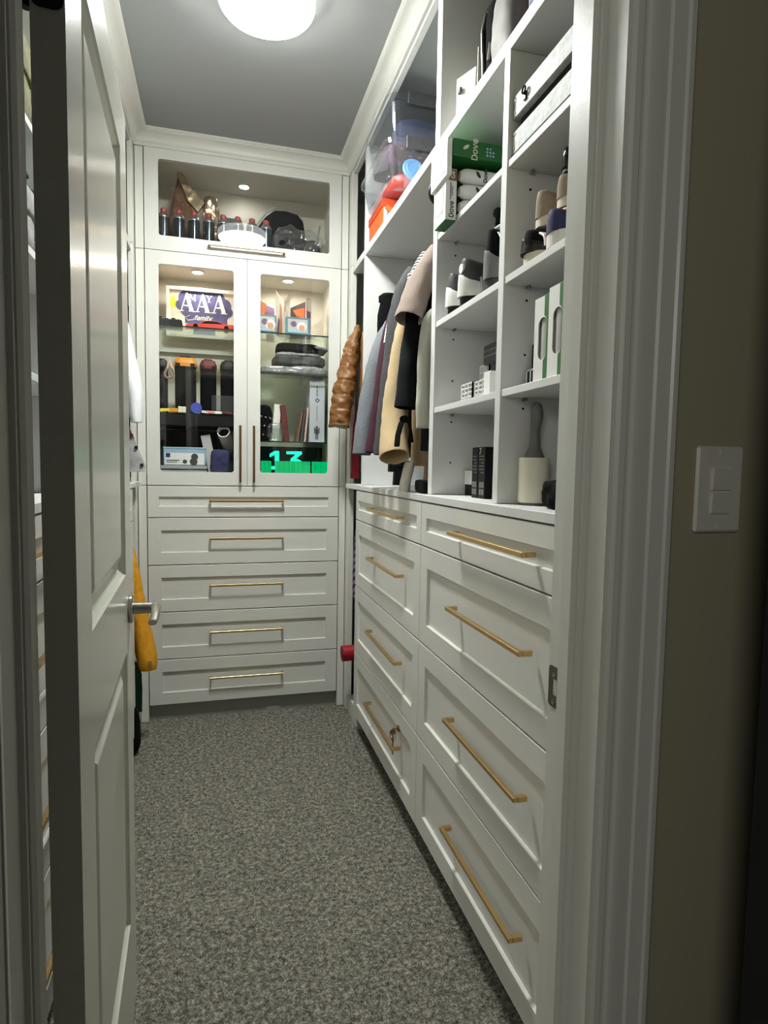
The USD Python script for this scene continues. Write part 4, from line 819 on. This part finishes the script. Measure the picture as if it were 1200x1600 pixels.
bin_('upper clear bin full of dotted fabric under the ceiling', .612, .965, 2.262, 2.640, 2.4625, 2.640, 0)
T = Thing('blue_disc', 'round blue disc inside the lower clear bin', 'disc'); T.add('disc', rot(lathe([(0, 0), (.040, 0), (.042, .003), (.042, .010), (.038, .014), (.0, .012)], (.72, 2.29, ZB + .05), 30), (1, 0, 0), 78, (.72, 2.29, ZB + .05)), 'sky_blue'); T.add('ridge', rot(lathe([(.022, .012), (.026, .016), (.030, .012)], (.72, 2.29, ZB + .05), 30), (1, 0, 0), 78, (.72, 2.29, ZB + .05)), 'sky_blue'); T.rest(ZB + .003).done()
single('folded_cloth', softbox(.66, .92, 2.32, 2.56, ZB, ZB + .05, amp=.006, freq=12, seed=2), 'red', 'red folded cloth at the bottom of the lower clear bin', 'cloth', z=ZB + .003)
single('dotted_cloth', softbox(.665, .91, 2.305, 2.44, 2.4655, 2.585, amp=.012, freq=12, seed=3), 'navy_dots', 'navy cloth with white dots in the upper clear bin', 'cloth', z=2.4655)
single('folded_cloth', softbox(.66, 0.92, 2.45, 2.60, 2.4655, 2.56, amp=.012, freq=12, seed=4), 'purple', 'purple folded cloth at the back of the upper clear bin', 'cloth', z=2.4655)
# bags standing above the cubbies
T = Thing('paper_bag', 'white paper bag with a tab and printed side, left end of the row of bags', 'paper bag')
bg = prism(Polygon([(.668, 1.716), (.696, 1.646), (.80, 1.646), (.80, 1.716)]), 2.362 - ZT - .0005); bg.apply_translation([0, 0, ZT + .0005]); T.add('bag_body', bg, 'paper')
T.add('sheet', bx(.700, .815, 1.6405, 1.6445, ZT + .06, 2.412, .001), 'paper')
T.add('printed_lines', cat(*[bx(.712 + .011 * k, .7155 + .011 * k, 1.6399, 1.6406, ZT + .08, 2.40) for k in range(9)]), 'light_grey', kind='stuff'); T.add('tab', bx(.668, .674, 1.690, 1.706, 2.315, 2.328), 'dark_grey'); T.done()
def upright_bag(name, label, m_, x0, x1, y0, y1, z1, handle=None, seed=0, hm='black'):
    T = Thing(name, label, 'bag'); T.add('bag_body', softbox(x0, x1, y0, y1, ZT, z1, amp=.009, freq=11, seed=seed), m_, smooth=60)
    if handle: T.add('bag_handle', tube(handle, .005, 10), hm)
    T.rest(ZT).done()
upright_bag('handbag', 'black handbag with a thin metal edged handle behind the white paper bag', 'black_cloth', .70, 1.0, 1.542, 1.632, 2.52, [[.700, 1.60, 2.30], [.693, 1.60, 2.42], [.700, 1.595, 2.462], [.708, 1.585, 2.468], [.712, 1.575, 2.43], [.70, 1.57, 2.33]], 1, 'nickel')
upright_bag('plastic_bag', 'tall wrinkled pale plastic bag in the row above the cubbies', 'crumpled_plastic', .675, .95, 1.385, 1.528, 2.455, None, 2)
upright_bag('leather_tote', 'dark brown leather bag in the row above the cubbies', 'brown_print', .700, 1.0, 1.322, 1.368, 2.53, None, 4)
upright_bag('floral_bag', 'blue floral patterned bag in the row above the cubbies', 'blue_floral', .674, .92, 1.268, 1.315, 2.42, None, 5)
upright_bag('navy_bag', 'navy blue bag at the right end of the row above the cubbies', 'navy', .69, 1.0, 1.15, 1.255, 2.50, None, 6)

# ================================================================== CUBBIES
ZA, ZB2, ZC, ZD = 1.9422, 1.6842, 1.4272, 1.1602
# soap multipacks
def leaf(s): return affinity.rotate(affinity.scale(Point(0, 0).buffer(1), s, s * .45), 35)
def on_near(shape, x, y, z, h=.0006): return xf(prism(shape, h), (1, 0, 0), (0, 0, 1), (0, -1, 0), (x, y, z))
T = Thing('soap_carton', 'open green and white soap carton hanging over the edge of the top cubby shelf', 'carton')
cx0, cx1, cy0, cy1 = .600, .85, 1.588, 1.706
T.add('top_panel', bx(cx0 + .012, cx1, cy0, cy1, ZA + .142, ZA + .187, .001), 'green_print')
T.add('front_panel', bx(cx0 + .004, cx0 + .036, cy0 + .026, cy1 - .004, ZA - .016, ZA + .120, .001), 'white')
T.add('front_flap', bx(cx0 - .004, cx0 + .010, cy0, cy1 + .012, ZA + .090, ZA + .186, .001), 'white')
T.add('flap_line', cat(bx(cx0 - .0046, cx0 - .004, cy0 + .012, cy1 + .008, ZA + .104, ZA + .107), bx(cx0 - .0046, cx0 - .004, cy0 + .012, cy1 + .008, ZA + .160, ZA + .163)), 'light_grey')
T.add('back_panel', bx(cx0 + .040, cx1, cy1 - .010, cy1 - .004, ZA + .0005, ZA + .142), 'green_print')
T.add('bottom_panel', bx(cx0 + .0045, cx0 + .0355, cy0 + .027, cy1 - .005, ZA - .0172, ZA - .016), 'green_print')
T.add('window', bx(cx0 + .0034, cx0 + .004, cy0 + .045, cy1 - .025, ZA + .01, ZA + .085), 'light_grey')
tg = T.add('count_tag', bx(cx0 + .012, cx0 + .036, cy0 + .0254, cy0 + .026, ZA + .088, ZA + .118), 'leather_brown')
T.add('lettering', xf(text('3', .016, .0005, True), (1, 0, 0), (0, 0, 1), (0, -1, 0), (cx0 + .024, cy0 + .0252, ZA + .095)), 'cream', under=tg)
T.add('lettering', xf(text('Dove', .013, .0005, True), (0, 0, 1), (-1, 0, 0), (0, -1, 0), (cx0 + .027, cy0 + .0256, ZA + .012)), 'dark_grey')
T.add('small_print', on_near(unary_union([sbox(-.001, 0, .001, .045), sbox(.004, .01, .006, .035)]), cx0 + .018, cy0 + .0256, ZA + .038), 'dark_grey')
T.add('lettering', xf(text('Dove', .017, .0005, True), (0, 0, 1), (-1, 0, 0), (0, -1, 0), (cx0 + .083, cy0 - .0002, ZA + .165)), 'cream')
T.add('leaf_print', on_near(leaf(.010), cx0 + .050, cy0 - .0002, ZA + .168), 'cream')
T.add('print_dots', cat(*[on_near(Point(.0, 0).buffer(.0032), cx0 + .112 + .009 * (k % 3), cy0 - .0002, ZA + .154 + .009 * (k // 3)) for k in range(8)]), 'pale_blue', kind='stuff'); T.done()
bt = None
for k in range(3):
    zc = ZA + .0215 + .042 * k
    lab = ['lowest white soap bottle lying in the soap carton', 'middle white soap bottle lying in the soap carton', 'topmost white soap bottle lying in the soap carton'][k]
    if k == 0:
        bt = Thing('soap_bottle', lab, 'bottle', 'soap bottles in the green carton'); prf = [(0, 0), (.012, 0), (.014, .005), (.018, .010), (.0202, .022), (.0205, .15), (.019, .18), (0, .185)]
        m_ = lathe(prf, (0, 0, 0), 26); bt.add('bottle_body', xf(m_, (0, 1, 0), (0, 0, 1), (1, 0, 0), (cx0 + .044, cy0 + .030, zc)), 'white')
        bt.add('leaf_print', xf(prism(leaf(.010), .0006), (0, 0, 1), (-1, 0, 0), (0, -1, 0), (cx0 + .092, cy0 + .0094, zc)), 'dark_grey')
        bt.add('lettering', xf(text('Dove', .011, .0006, True), (0, 0, 1), (-1, 0, 0), (0, -1, 0), (cx0 + .118, cy0 + .0094, zc)), 'navy'); bt.done()
    else: dup(bt, (0, 0, .042 * k), lab)
# cartons with an oval window in the right column
def win_carton(y0, y1, x0, z0, h, lab):
    T = Thing('bottle_carton', lab, 'carton', None); w = y1 - y0
    win = affinity.translate(rrect(w * .60, h * .50, w * .28), w * .30, h * .25)
    fr = sbox(0, 0, w, h).difference(win)
    T.add('front_panel', xf(prism(fr, .002), (0, -1, 0), (0, 0, 1), (-1, 0, 0), (x0 + .002, y1, z0)), 'white')
    T.add('green_stripe', xf(prism(sbox(w * .72, .001, w - .0005, h - .001).difference(affinity.translate(rrect(w * .60, h * .54, w * .28), w * .30, h * .23)), .0006), (0, -1, 0), (0, 0, 1), (-1, 0, 0), (x0, y1, z0)), 'green_print')
    T.add('carton_body', cat(bx(x0 + .002, x0 + .20, y0, y0 + .002, z0, z0 + h), bx(x0 + .002, x0 + .20, y1 - .002, y1, z0, z0 + h), bx(x0 + .002, x0 + .20, y0, y1, z0, z0 + .002), bx(x0 + .002, x0 + .20, y0, y1, z0 + h - .002, z0 + h), bx(x0 + .198, x0 + .2, y0, y1, z0, z0 + h)), 'white')
    T.add('bottle', lathe([(0, 0), (.023, 0), (.025, .01), (.025, .13), (.018, .155), (0, .158)], (x0 + .0285, (y0 + y1) / 2 - .001, z0 + .0025), 24), 'light_grey')
    T.done()
win_carton(1.122, 1.178, .648, ZC, .172, 'left white carton with an oval window on the right cubby shelf')
win_carton(1.062, 1.118, .646, ZC, .180, 'right white carton with an oval window on the right cubby shelf')
for k in range(3):
    T = Thing('white_jar', ['lowest white square jar stacked right of the cartons', 'second white square jar from below, right of the cartons', 'topmost white square jar stacked right of the cartons'][k], 'jar'); z_ = ZC + .0005 + .076 * k
    T.add('jar_body', bx(.640, .72, .984, 1.056, z_, z_ + .056, .008), 'white'); T.add('lid', bx(.642, .718, .986, 1.054, z_ + .0565, z_ + .074, .003), 'green_print' if k < 2 else 'white'); T.done()
single('spray_bottle_box', bx(.70, .80, 1.20, 1.284, ZC + .0445, ZC + .105, .004), 'black', 'black box lying on the mesh topped case left of the white cartons', 'box')
T = Thing('mesh_case', 'small black case with a white edge left of the white cartons', 'case'); T.add('case_body', bx(.69, .82, 1.187, 1.284, ZC, ZC + .044, .002), 'black'); T.add('edge', cat(bx(.6885, .690, 1.187, 1.284, ZC + .040, ZC + .044), bx(.6885, .690, 1.262, 1.266, ZC, ZC + .044), bx(.6885, .690, 1.280, 1.284, ZC, ZC + .044)), 'white'); T.done()
# white mesh baskets
def basket(lab, x0, x1, y0, y1, z0, h, nx, nz):
    T = Thing('mesh_basket', lab, 'basket', None)
    T.add('basket_body', cat(bx(x0 + .004, x1 - .004, y0 + .004, y1 - .004, z0, z0 + h - .004)), 'light_grey')
    b = .0035; bars = []
    for k in range(nz + 1):
        z = z0 + (h - b) * k / nz; bars += [bx(x0, x1, y0, y0 + b, z, z + b), bx(x0, x0 + b, y0, y1, z, z + b)]
    for k in range(nx + 1):
        y = y0 + (y1 - y0 - b) * k / nx; x = x0 + (x1 - x0 - b) * k / nx; bars += [bx(x0, x0 + b, y, y + b, z0, z0 + h), bx(x, x + b, y0, y0 + b, z0, z0 + h)]
    T.add('lattice', cat(*bars), 'white'); T.done()
basket('low white lattice basket at the front left of the middle cubby', .668, .735, 1.545, 1.625, ZC, .052, 3, 4)
basket('low white lattice basket right of the other low one in the middle cubby', .672, .728, 1.462, 1.540, ZC, .050, 3, 4)
basket('tall white lattice basket behind the low ones in the middle cubby', .742, .80, 1.60, 1.665, ZC, .115, 3, 6)
single('small_box', cat(bx(.66, .73, 1.415, 1.455, ZC, ZC + .062, .002)), 'white', 'plain white box right of the lattice baskets', 'box')
single('envelope', rot(bx(.655, .735, 1.636, 1.700, ZC + .001, ZC + .0025), (1, 0, 0), 0, (.7, 1.66, ZC)), 'paper', 'white paper lying left of the lattice baskets', 'paper', z=ZC)
T = Thing('carton', 'dark grey lower box behind the lattice baskets', 'box'); T.add('box_body', bx(.735, .86, 1.462, 1.575, ZC, ZC + .110, .002), 'dark_grey'); T.done()
T = Thing('carton', 'dark grey striped carton on top of the dark grey box', 'box'); T.add('box_body', bx(.735, .89, 1.470, 1.625, ZC + .1105, ZC + .165, .002), 'dark_grey'); T.add('stripe', cat(bx(.7345, .735, 1.47, 1.625, ZC + .130, ZC + .136), bx(.7345, .735, 1.47, 1.625, ZC + .146, ZC + .150)), 'mid_grey'); T.done()
# counter level
single('small_box', bx(.745, .80, 1.70, 1.765 - .006, ZD, ZD + .033, .001), 'black', 'small black box under the white one on the counter', 'box')
single('small_box', bx(.742, .80, 1.69, 1.758, ZD + .0335, ZD + .076, .001), 'white', 'small white box on the black one on the counter', 'box')
single('small_box', bx(.765, .80, 1.69, 1.735, ZD + .0765, ZD + .112, .001), 'blush', 'small pinkish box topmost of its little stack on the counter', 'box')
def slim(lab, y0, y1, num):
    T = Thing('slim_box', lab, 'box', None); T.add('box_body', bx(.700, .76, y0, y1, ZD, ZD + .142, .001), 'black')
    lines = [bx(.6994, .700, y0 + .006, y1 - .006 - .012 * (k % 3 == 0), ZD + .070 + .009 * k, ZD + .073 + .009 * k) for k in range(6)]
    T.add('printed_lines', cat(*lines, *[bx(.6994, .700, y0 + .005 + .016 * k, y0 + .018 + .016 * k, ZD + .010 + .02 * j, ZD + .026 + .02 * j) for k in range(2) for j in range(2)]), 'mid_grey')
    if num: T.add('lettering', xf(text('7', .017, .0006, True), (0, -1, 0), (0, 0, 1), (-1, 0, 0), (.700, (y0 + y1) / 2 + .01, ZD + .122)), 'light_grey')
    T.done()
slim('left slim black printed box on the counter', 1.566, 1.605, False); slim('right slim black printed box marked 7 on the counter', 1.518, 1.562, True)
T = Thing('lint_roller', 'white lint roller with a curved grey handle standing on the counter', 'lint roller')
lc = (.705, 1.262)
T.add('paper_roll', lathe([(0, .006), (.034, .006), (.035, .008), (.035, .107), (.034, .109), (.0, .109)], (*lc, ZD), 40), 'lint_paper')
T.add('base_cap', lathe([(0, 0), (.031, 0), (.031, .006), (0, .006)], (*lc, ZD), 32), 'roller_grey')
P, (ra, rb_) = resample([[lc[0], lc[1], ZD + .108], [lc[0], lc[1], ZD + .118], [lc[0], lc[1] - .001, ZD + .138], [lc[0], lc[1], ZD + .17], [lc[0], lc[1] - .006, ZD + .205], [lc[0], lc[1] - .002, ZD + .228], [lc[0], lc[1], ZD + .236]], [[.024, .020, .012, .011, .014, .012, .004], [.024, .020, .012, .012, .015, .014, .004]], 30)
T.add('roller_handle', tube_free(P, ra, rb_, 1, 24, 0), 'roller_grey'); T.done()
single('sunglass_case', softbox(.665, .78, 1.06, 1.165, ZD, ZD + .062, amp=.016, freq=22, seed=8), 'black_cloth', 'crumpled black case right of the lint roller', 'case', z=1.160)

# shoes
def shoe(name, label, x0, y, z, L, w, h, sole, upper, toe=None, extra=None, shaft=None, sole_h=.022, group=None, dy=0.0, throat=None):
    T = Thing(name, label, 'shoe', group); ts = .5 - .5 * np.cos(np.linspace(.02, .98, 30) * math.pi)
    def halfw(t): return w / 2 * np.clip(1 - np.abs(2 * t - 1) ** 5, .004, 1) ** .5 * np.interp(t, [0, .3, .55, .8, 1], [.92, 1.0, .84, .82, .86])
    out = np.array([[x0 + t * L, y + halfw(t) + dy * t] for t in ts] + [[x0 + t * L, y - halfw(t) + dy * t] for t in ts[::-1]])
    sp = prism(Polygon(out).buffer(.002), sole_h); sp.apply_translation([0, 0, z]); T.add('sole', sp, sole, smooth=50)
    def ring(t, k=1.0, hh=None):
        H = (np.interp(t, [0, .05, .15, .3, .45, .6, .8, .95, .985, 1], [.25, .38, .46, .58, .78, .86, .90, 1.0, .96, .55]) * h) if hh is None else hh
        a = np.linspace(0, math.pi, 15); wv = halfw(t) * .97 * k
        yy = wv * np.sign(np.cos(a)) * np.abs(np.cos(a)) ** .75; zz = H * np.sin(a) ** .8
        pts = np.stack([np.full(15, x0 + .004 + t * (L - .008)), y + dy * t + yy, z + sole_h - .001 + zz], 1); return pts
    T.add('upper', loft([ring(t) for t in ts]), upper, smooth=50)
    if toe: T.add('toe_cap' if L > 0 else 'heel_cap', loft([ring(t, 1.10, (.55 * h if L < 0 else None)) + [(-.002 if L > 0 else -.006), 0, .001] for t in (ts[:10] if L > 0 else ts[-9:])]), toe, smooth=50)
    if shaft:
        sx, r1, zt = shaft; P = [[x0 + sx * L, y + dy * sx, z + sole_h + h * .5], [x0 + sx * L, y + dy * sx, z + sole_h + h * .9], [x0 + sx * L + .01, y + dy * sx, zt - .03], [x0 + sx * L + .012, y + dy * sx, zt], [x0 + sx * L + .012, y + dy * sx, zt - .002], [x0 + sx * L + .012, y + dy * sx, zt - .05]]
        T.add('shaft', tube_free(np.array(P), np.array([r1 * 1.3, r1 * 1.15, r1, r1, r1 * .85, r1 * .8]), np.array([r1, r1 * .95, r1 * .95, r1, r1 * .85, r1 * .8]), 2, 24, .04), upper, smooth=60)
    for e in (extra or []): T.add(*e)
    T.done()
def strap_over(x, y, z, w, h, wd, m_, nm='strap'):
    a = np.linspace(0, math.pi, 16); P = np.stack([np.full(16, x), y + w / 2 * np.cos(a), z + h * np.sin(a) ** .7], 1)
    return (nm, tube(P, .0035, 8, wd) if False else cat(*[tube(P + [o, 0, 0], .0032, 8) for o in np.linspace(-wd, wd, 5)]), m_, None, None)
hf = lambda x, L: x + L       # heels face the room
shoe('sneaker', 'grey and white sneaker, leftmost in its cubby', hf(.645, .26), 1.675, ZB2, -.26, .086, .100, 'black', 'dark_grey', 'white', [strap_over(.69, 1.675, ZB2 + .03, .080, .052, .008, 'light_grey', 'overlay')])
shoe('sneaker', 'grey and white sneaker with a round badge, second from left', hf(.640, .26), 1.570, ZB2, -.26, .086, .108, 'black', 'dark_grey', 'white', [('badge', cyl((.642, 1.570, ZB2 + .098), (.636, 1.570, ZB2 + .098), .013, 20), 'white', None, None), strap_over(.69, 1.570, ZB2 + .03, .080, .052, .008, 'light_grey', 'overlay')])
shoe('ankle_boot', 'tall black boot standing between the sneakers and the running shoe', hf(.680, .25), 1.487, ZB2, -.25, .072, .10, 'black', 'black_cloth', None, [('pull_tab', blob((.700, 1.487, 1.905), (.010, .016, .012)), 'black', None, None)], (.84, .033, 1.900))
shoe('running_shoe', 'black running shoe with silver heel trim, rightmost in the left shoe cubby', hf(.640, .27), 1.405, ZB2, -.27, .082, .125, 'dark_grey', 'black_cloth', 'mid_grey', [strap_over(.665, 1.405, ZB2 + .05, .080, .085, .006, 'silver'), ('collar', rot(trimesh.creation.torus(.030, .006, 28, 10).apply_translation((.690, 1.405, 1.838)), (0, 1, 0), -16, (.69, 1.405, 1.838)), 'light_grey', None, None)])
shoe('low_shoe', 'black shoe with a white band and a beige sole in the right shoe cubby', hf(.648, .25), 1.225, ZB2, -.25, .094, .052, 'sole_beige', 'black_cloth', 'black_gloss', [strap_over(.672, 1.225, ZB2 + .030, .094, .036, .005, 'white')], sole_h=.026)
shoe('low_shoe', 'black shoe with a pink strap and a thick white sole, right shoe cubby', hf(.640, .25), 1.115, ZB2, -.25, .092, .048, 'sole_white', 'navy', None, [strap_over(.668, 1.115, ZB2 + .034, .094, .040, .005, 'pink')], sole_h=.030)
shoe('suede_shoe', 'sand suede shoe lying on the black shoe with the white band', hf(.668, .24), 1.215, ZB2 + .0795, -.24, .080, .060, 'sole_beige', 'sand_suede', None, None, sole_h=.020)
shoe('suede_shoe', 'sand suede shoe lying on the black shoe with the pink strap', hf(.660, .24), 1.115, ZB2 + .0795, -.24, .080, .048, 'sole_beige', 'sand_suede', None, None, sole_h=.020)
shoe('flat_shoe', 'shiny black shoe topmost of the right shoe pile', hf(.668, .22), 1.115, ZB2 + .149, -.22, .074, .042, 'black', 'black_gloss', None, [strap_over(.70, 1.115, ZB2 + .169, .070, .032, .004, 'silver')], sole_h=.010)
# storage trunk
T = Thing('trunk', 'grey leather look trunk with a metal latch on the top right cubby shelf', 'trunk')
ty0, ty1, tx0, tx1 = .985, 1.302, .645, 1.03
T.add('trunk_base', bx(tx0, tx1, ty0, ty1, ZA + .009, ZA + .058, .002), 'trunk_grey')
T.add('base_trim', bx(tx0 - .001, tx1, ty0 - .001, ty1 + .001, ZA + .0003, ZA + .009), 'shade_trim_black'); T.add('inner_liner', bx(tx0 + .014, tx1 - .006, ty0 + .010, ty1 - .010, ZA + .058, ZA + .086), 'shade_trim_black')  # liner coloured near black to hold the shadow of the gap
l = T.add('trunk_lid', bx(tx0, tx1, ty0, ty1, ZA + .086, ZA + .136, .002), 'trunk_grey')
T.add('latch', cat(bx(tx0 - .004, tx0, 1.240, 1.250, ZA + .098, ZA + .116, .001), trimesh.creation.torus(.007, .002, 20, 8).apply_transform(trimesh.transformations.rotation_matrix(math.pi / 2, (0, 1, 0))).apply_translation((tx0 - .006, 1.244, ZA + .118))), 'black_gloss', under=l)
T.add('rivet', cat(*[cyl((tx0 - .0015, y, ZA + z), (tx0, y, ZA + z), .003, 8) for y in (1.294, .995) for z in (.02, .05, .098, .124)]), 'bronze'); T.done()

# ================================================================== LEFT SHELVES, seen through the hinge gap
def left_bag(name, label, m_, x0, x1, y0, y1, z0, z1, seed):
    T = Thing(name, label, 'bag'); T.add('bag_body', softbox(x0, x1, y0, y1, z0, z1, amp=.01, freq=11, seed=seed), m_, smooth=60); T.add('flap', softbox(x1 - .012, x1 + .008, y0 + .02, y1 - .02, z0 + (z1 - z0) * .55, z1 - .01, amp=.004, freq=14, seed=seed + 1), m_, smooth=60); T.rest(z0).done()
left_bag('camouflage_bag', 'olive patterned bag seen through the door hinge gap', 'olive_camo', -.62, -.385, 1.34, 1.56, ZA, 2.12, 3)
T = Thing('cap', 'white cap with black marks on top of the olive bag, in the hinge gap', 'cap')
T.add('crown', softbox(-.47, -.39, 1.40, 1.50, 2.125, 2.175, amp=.003, freq=14), 'white_shirt', smooth=60); T.add('mark', cat(bx(-.390, -.386, 1.425, 1.445, 2.135, 2.165), bx(-.390, -.386, 1.455, 1.465, 2.135, 2.165)), 'black'); T.rest(2.118).done()
left_bag('folded_jeans', 'folded grey white clothes on a shelf in the hinge gap', 'grey_print', -.62, -.385, 1.34, 1.56, ZB2, 1.82, 6)
left_bag('cloth_pouch', 'dark green pouch on the folded clothes in the hinge gap', 'green_cloth', -.62, -.40, 1.36, 1.54, 1.826, 1.87, 8)
shoe('low_shoe', 'dark shoe on the lower shelf in the hinge gap', -.650, 1.46, ZC, .25, .085, .09, 'sole_white', 'black_cloth')
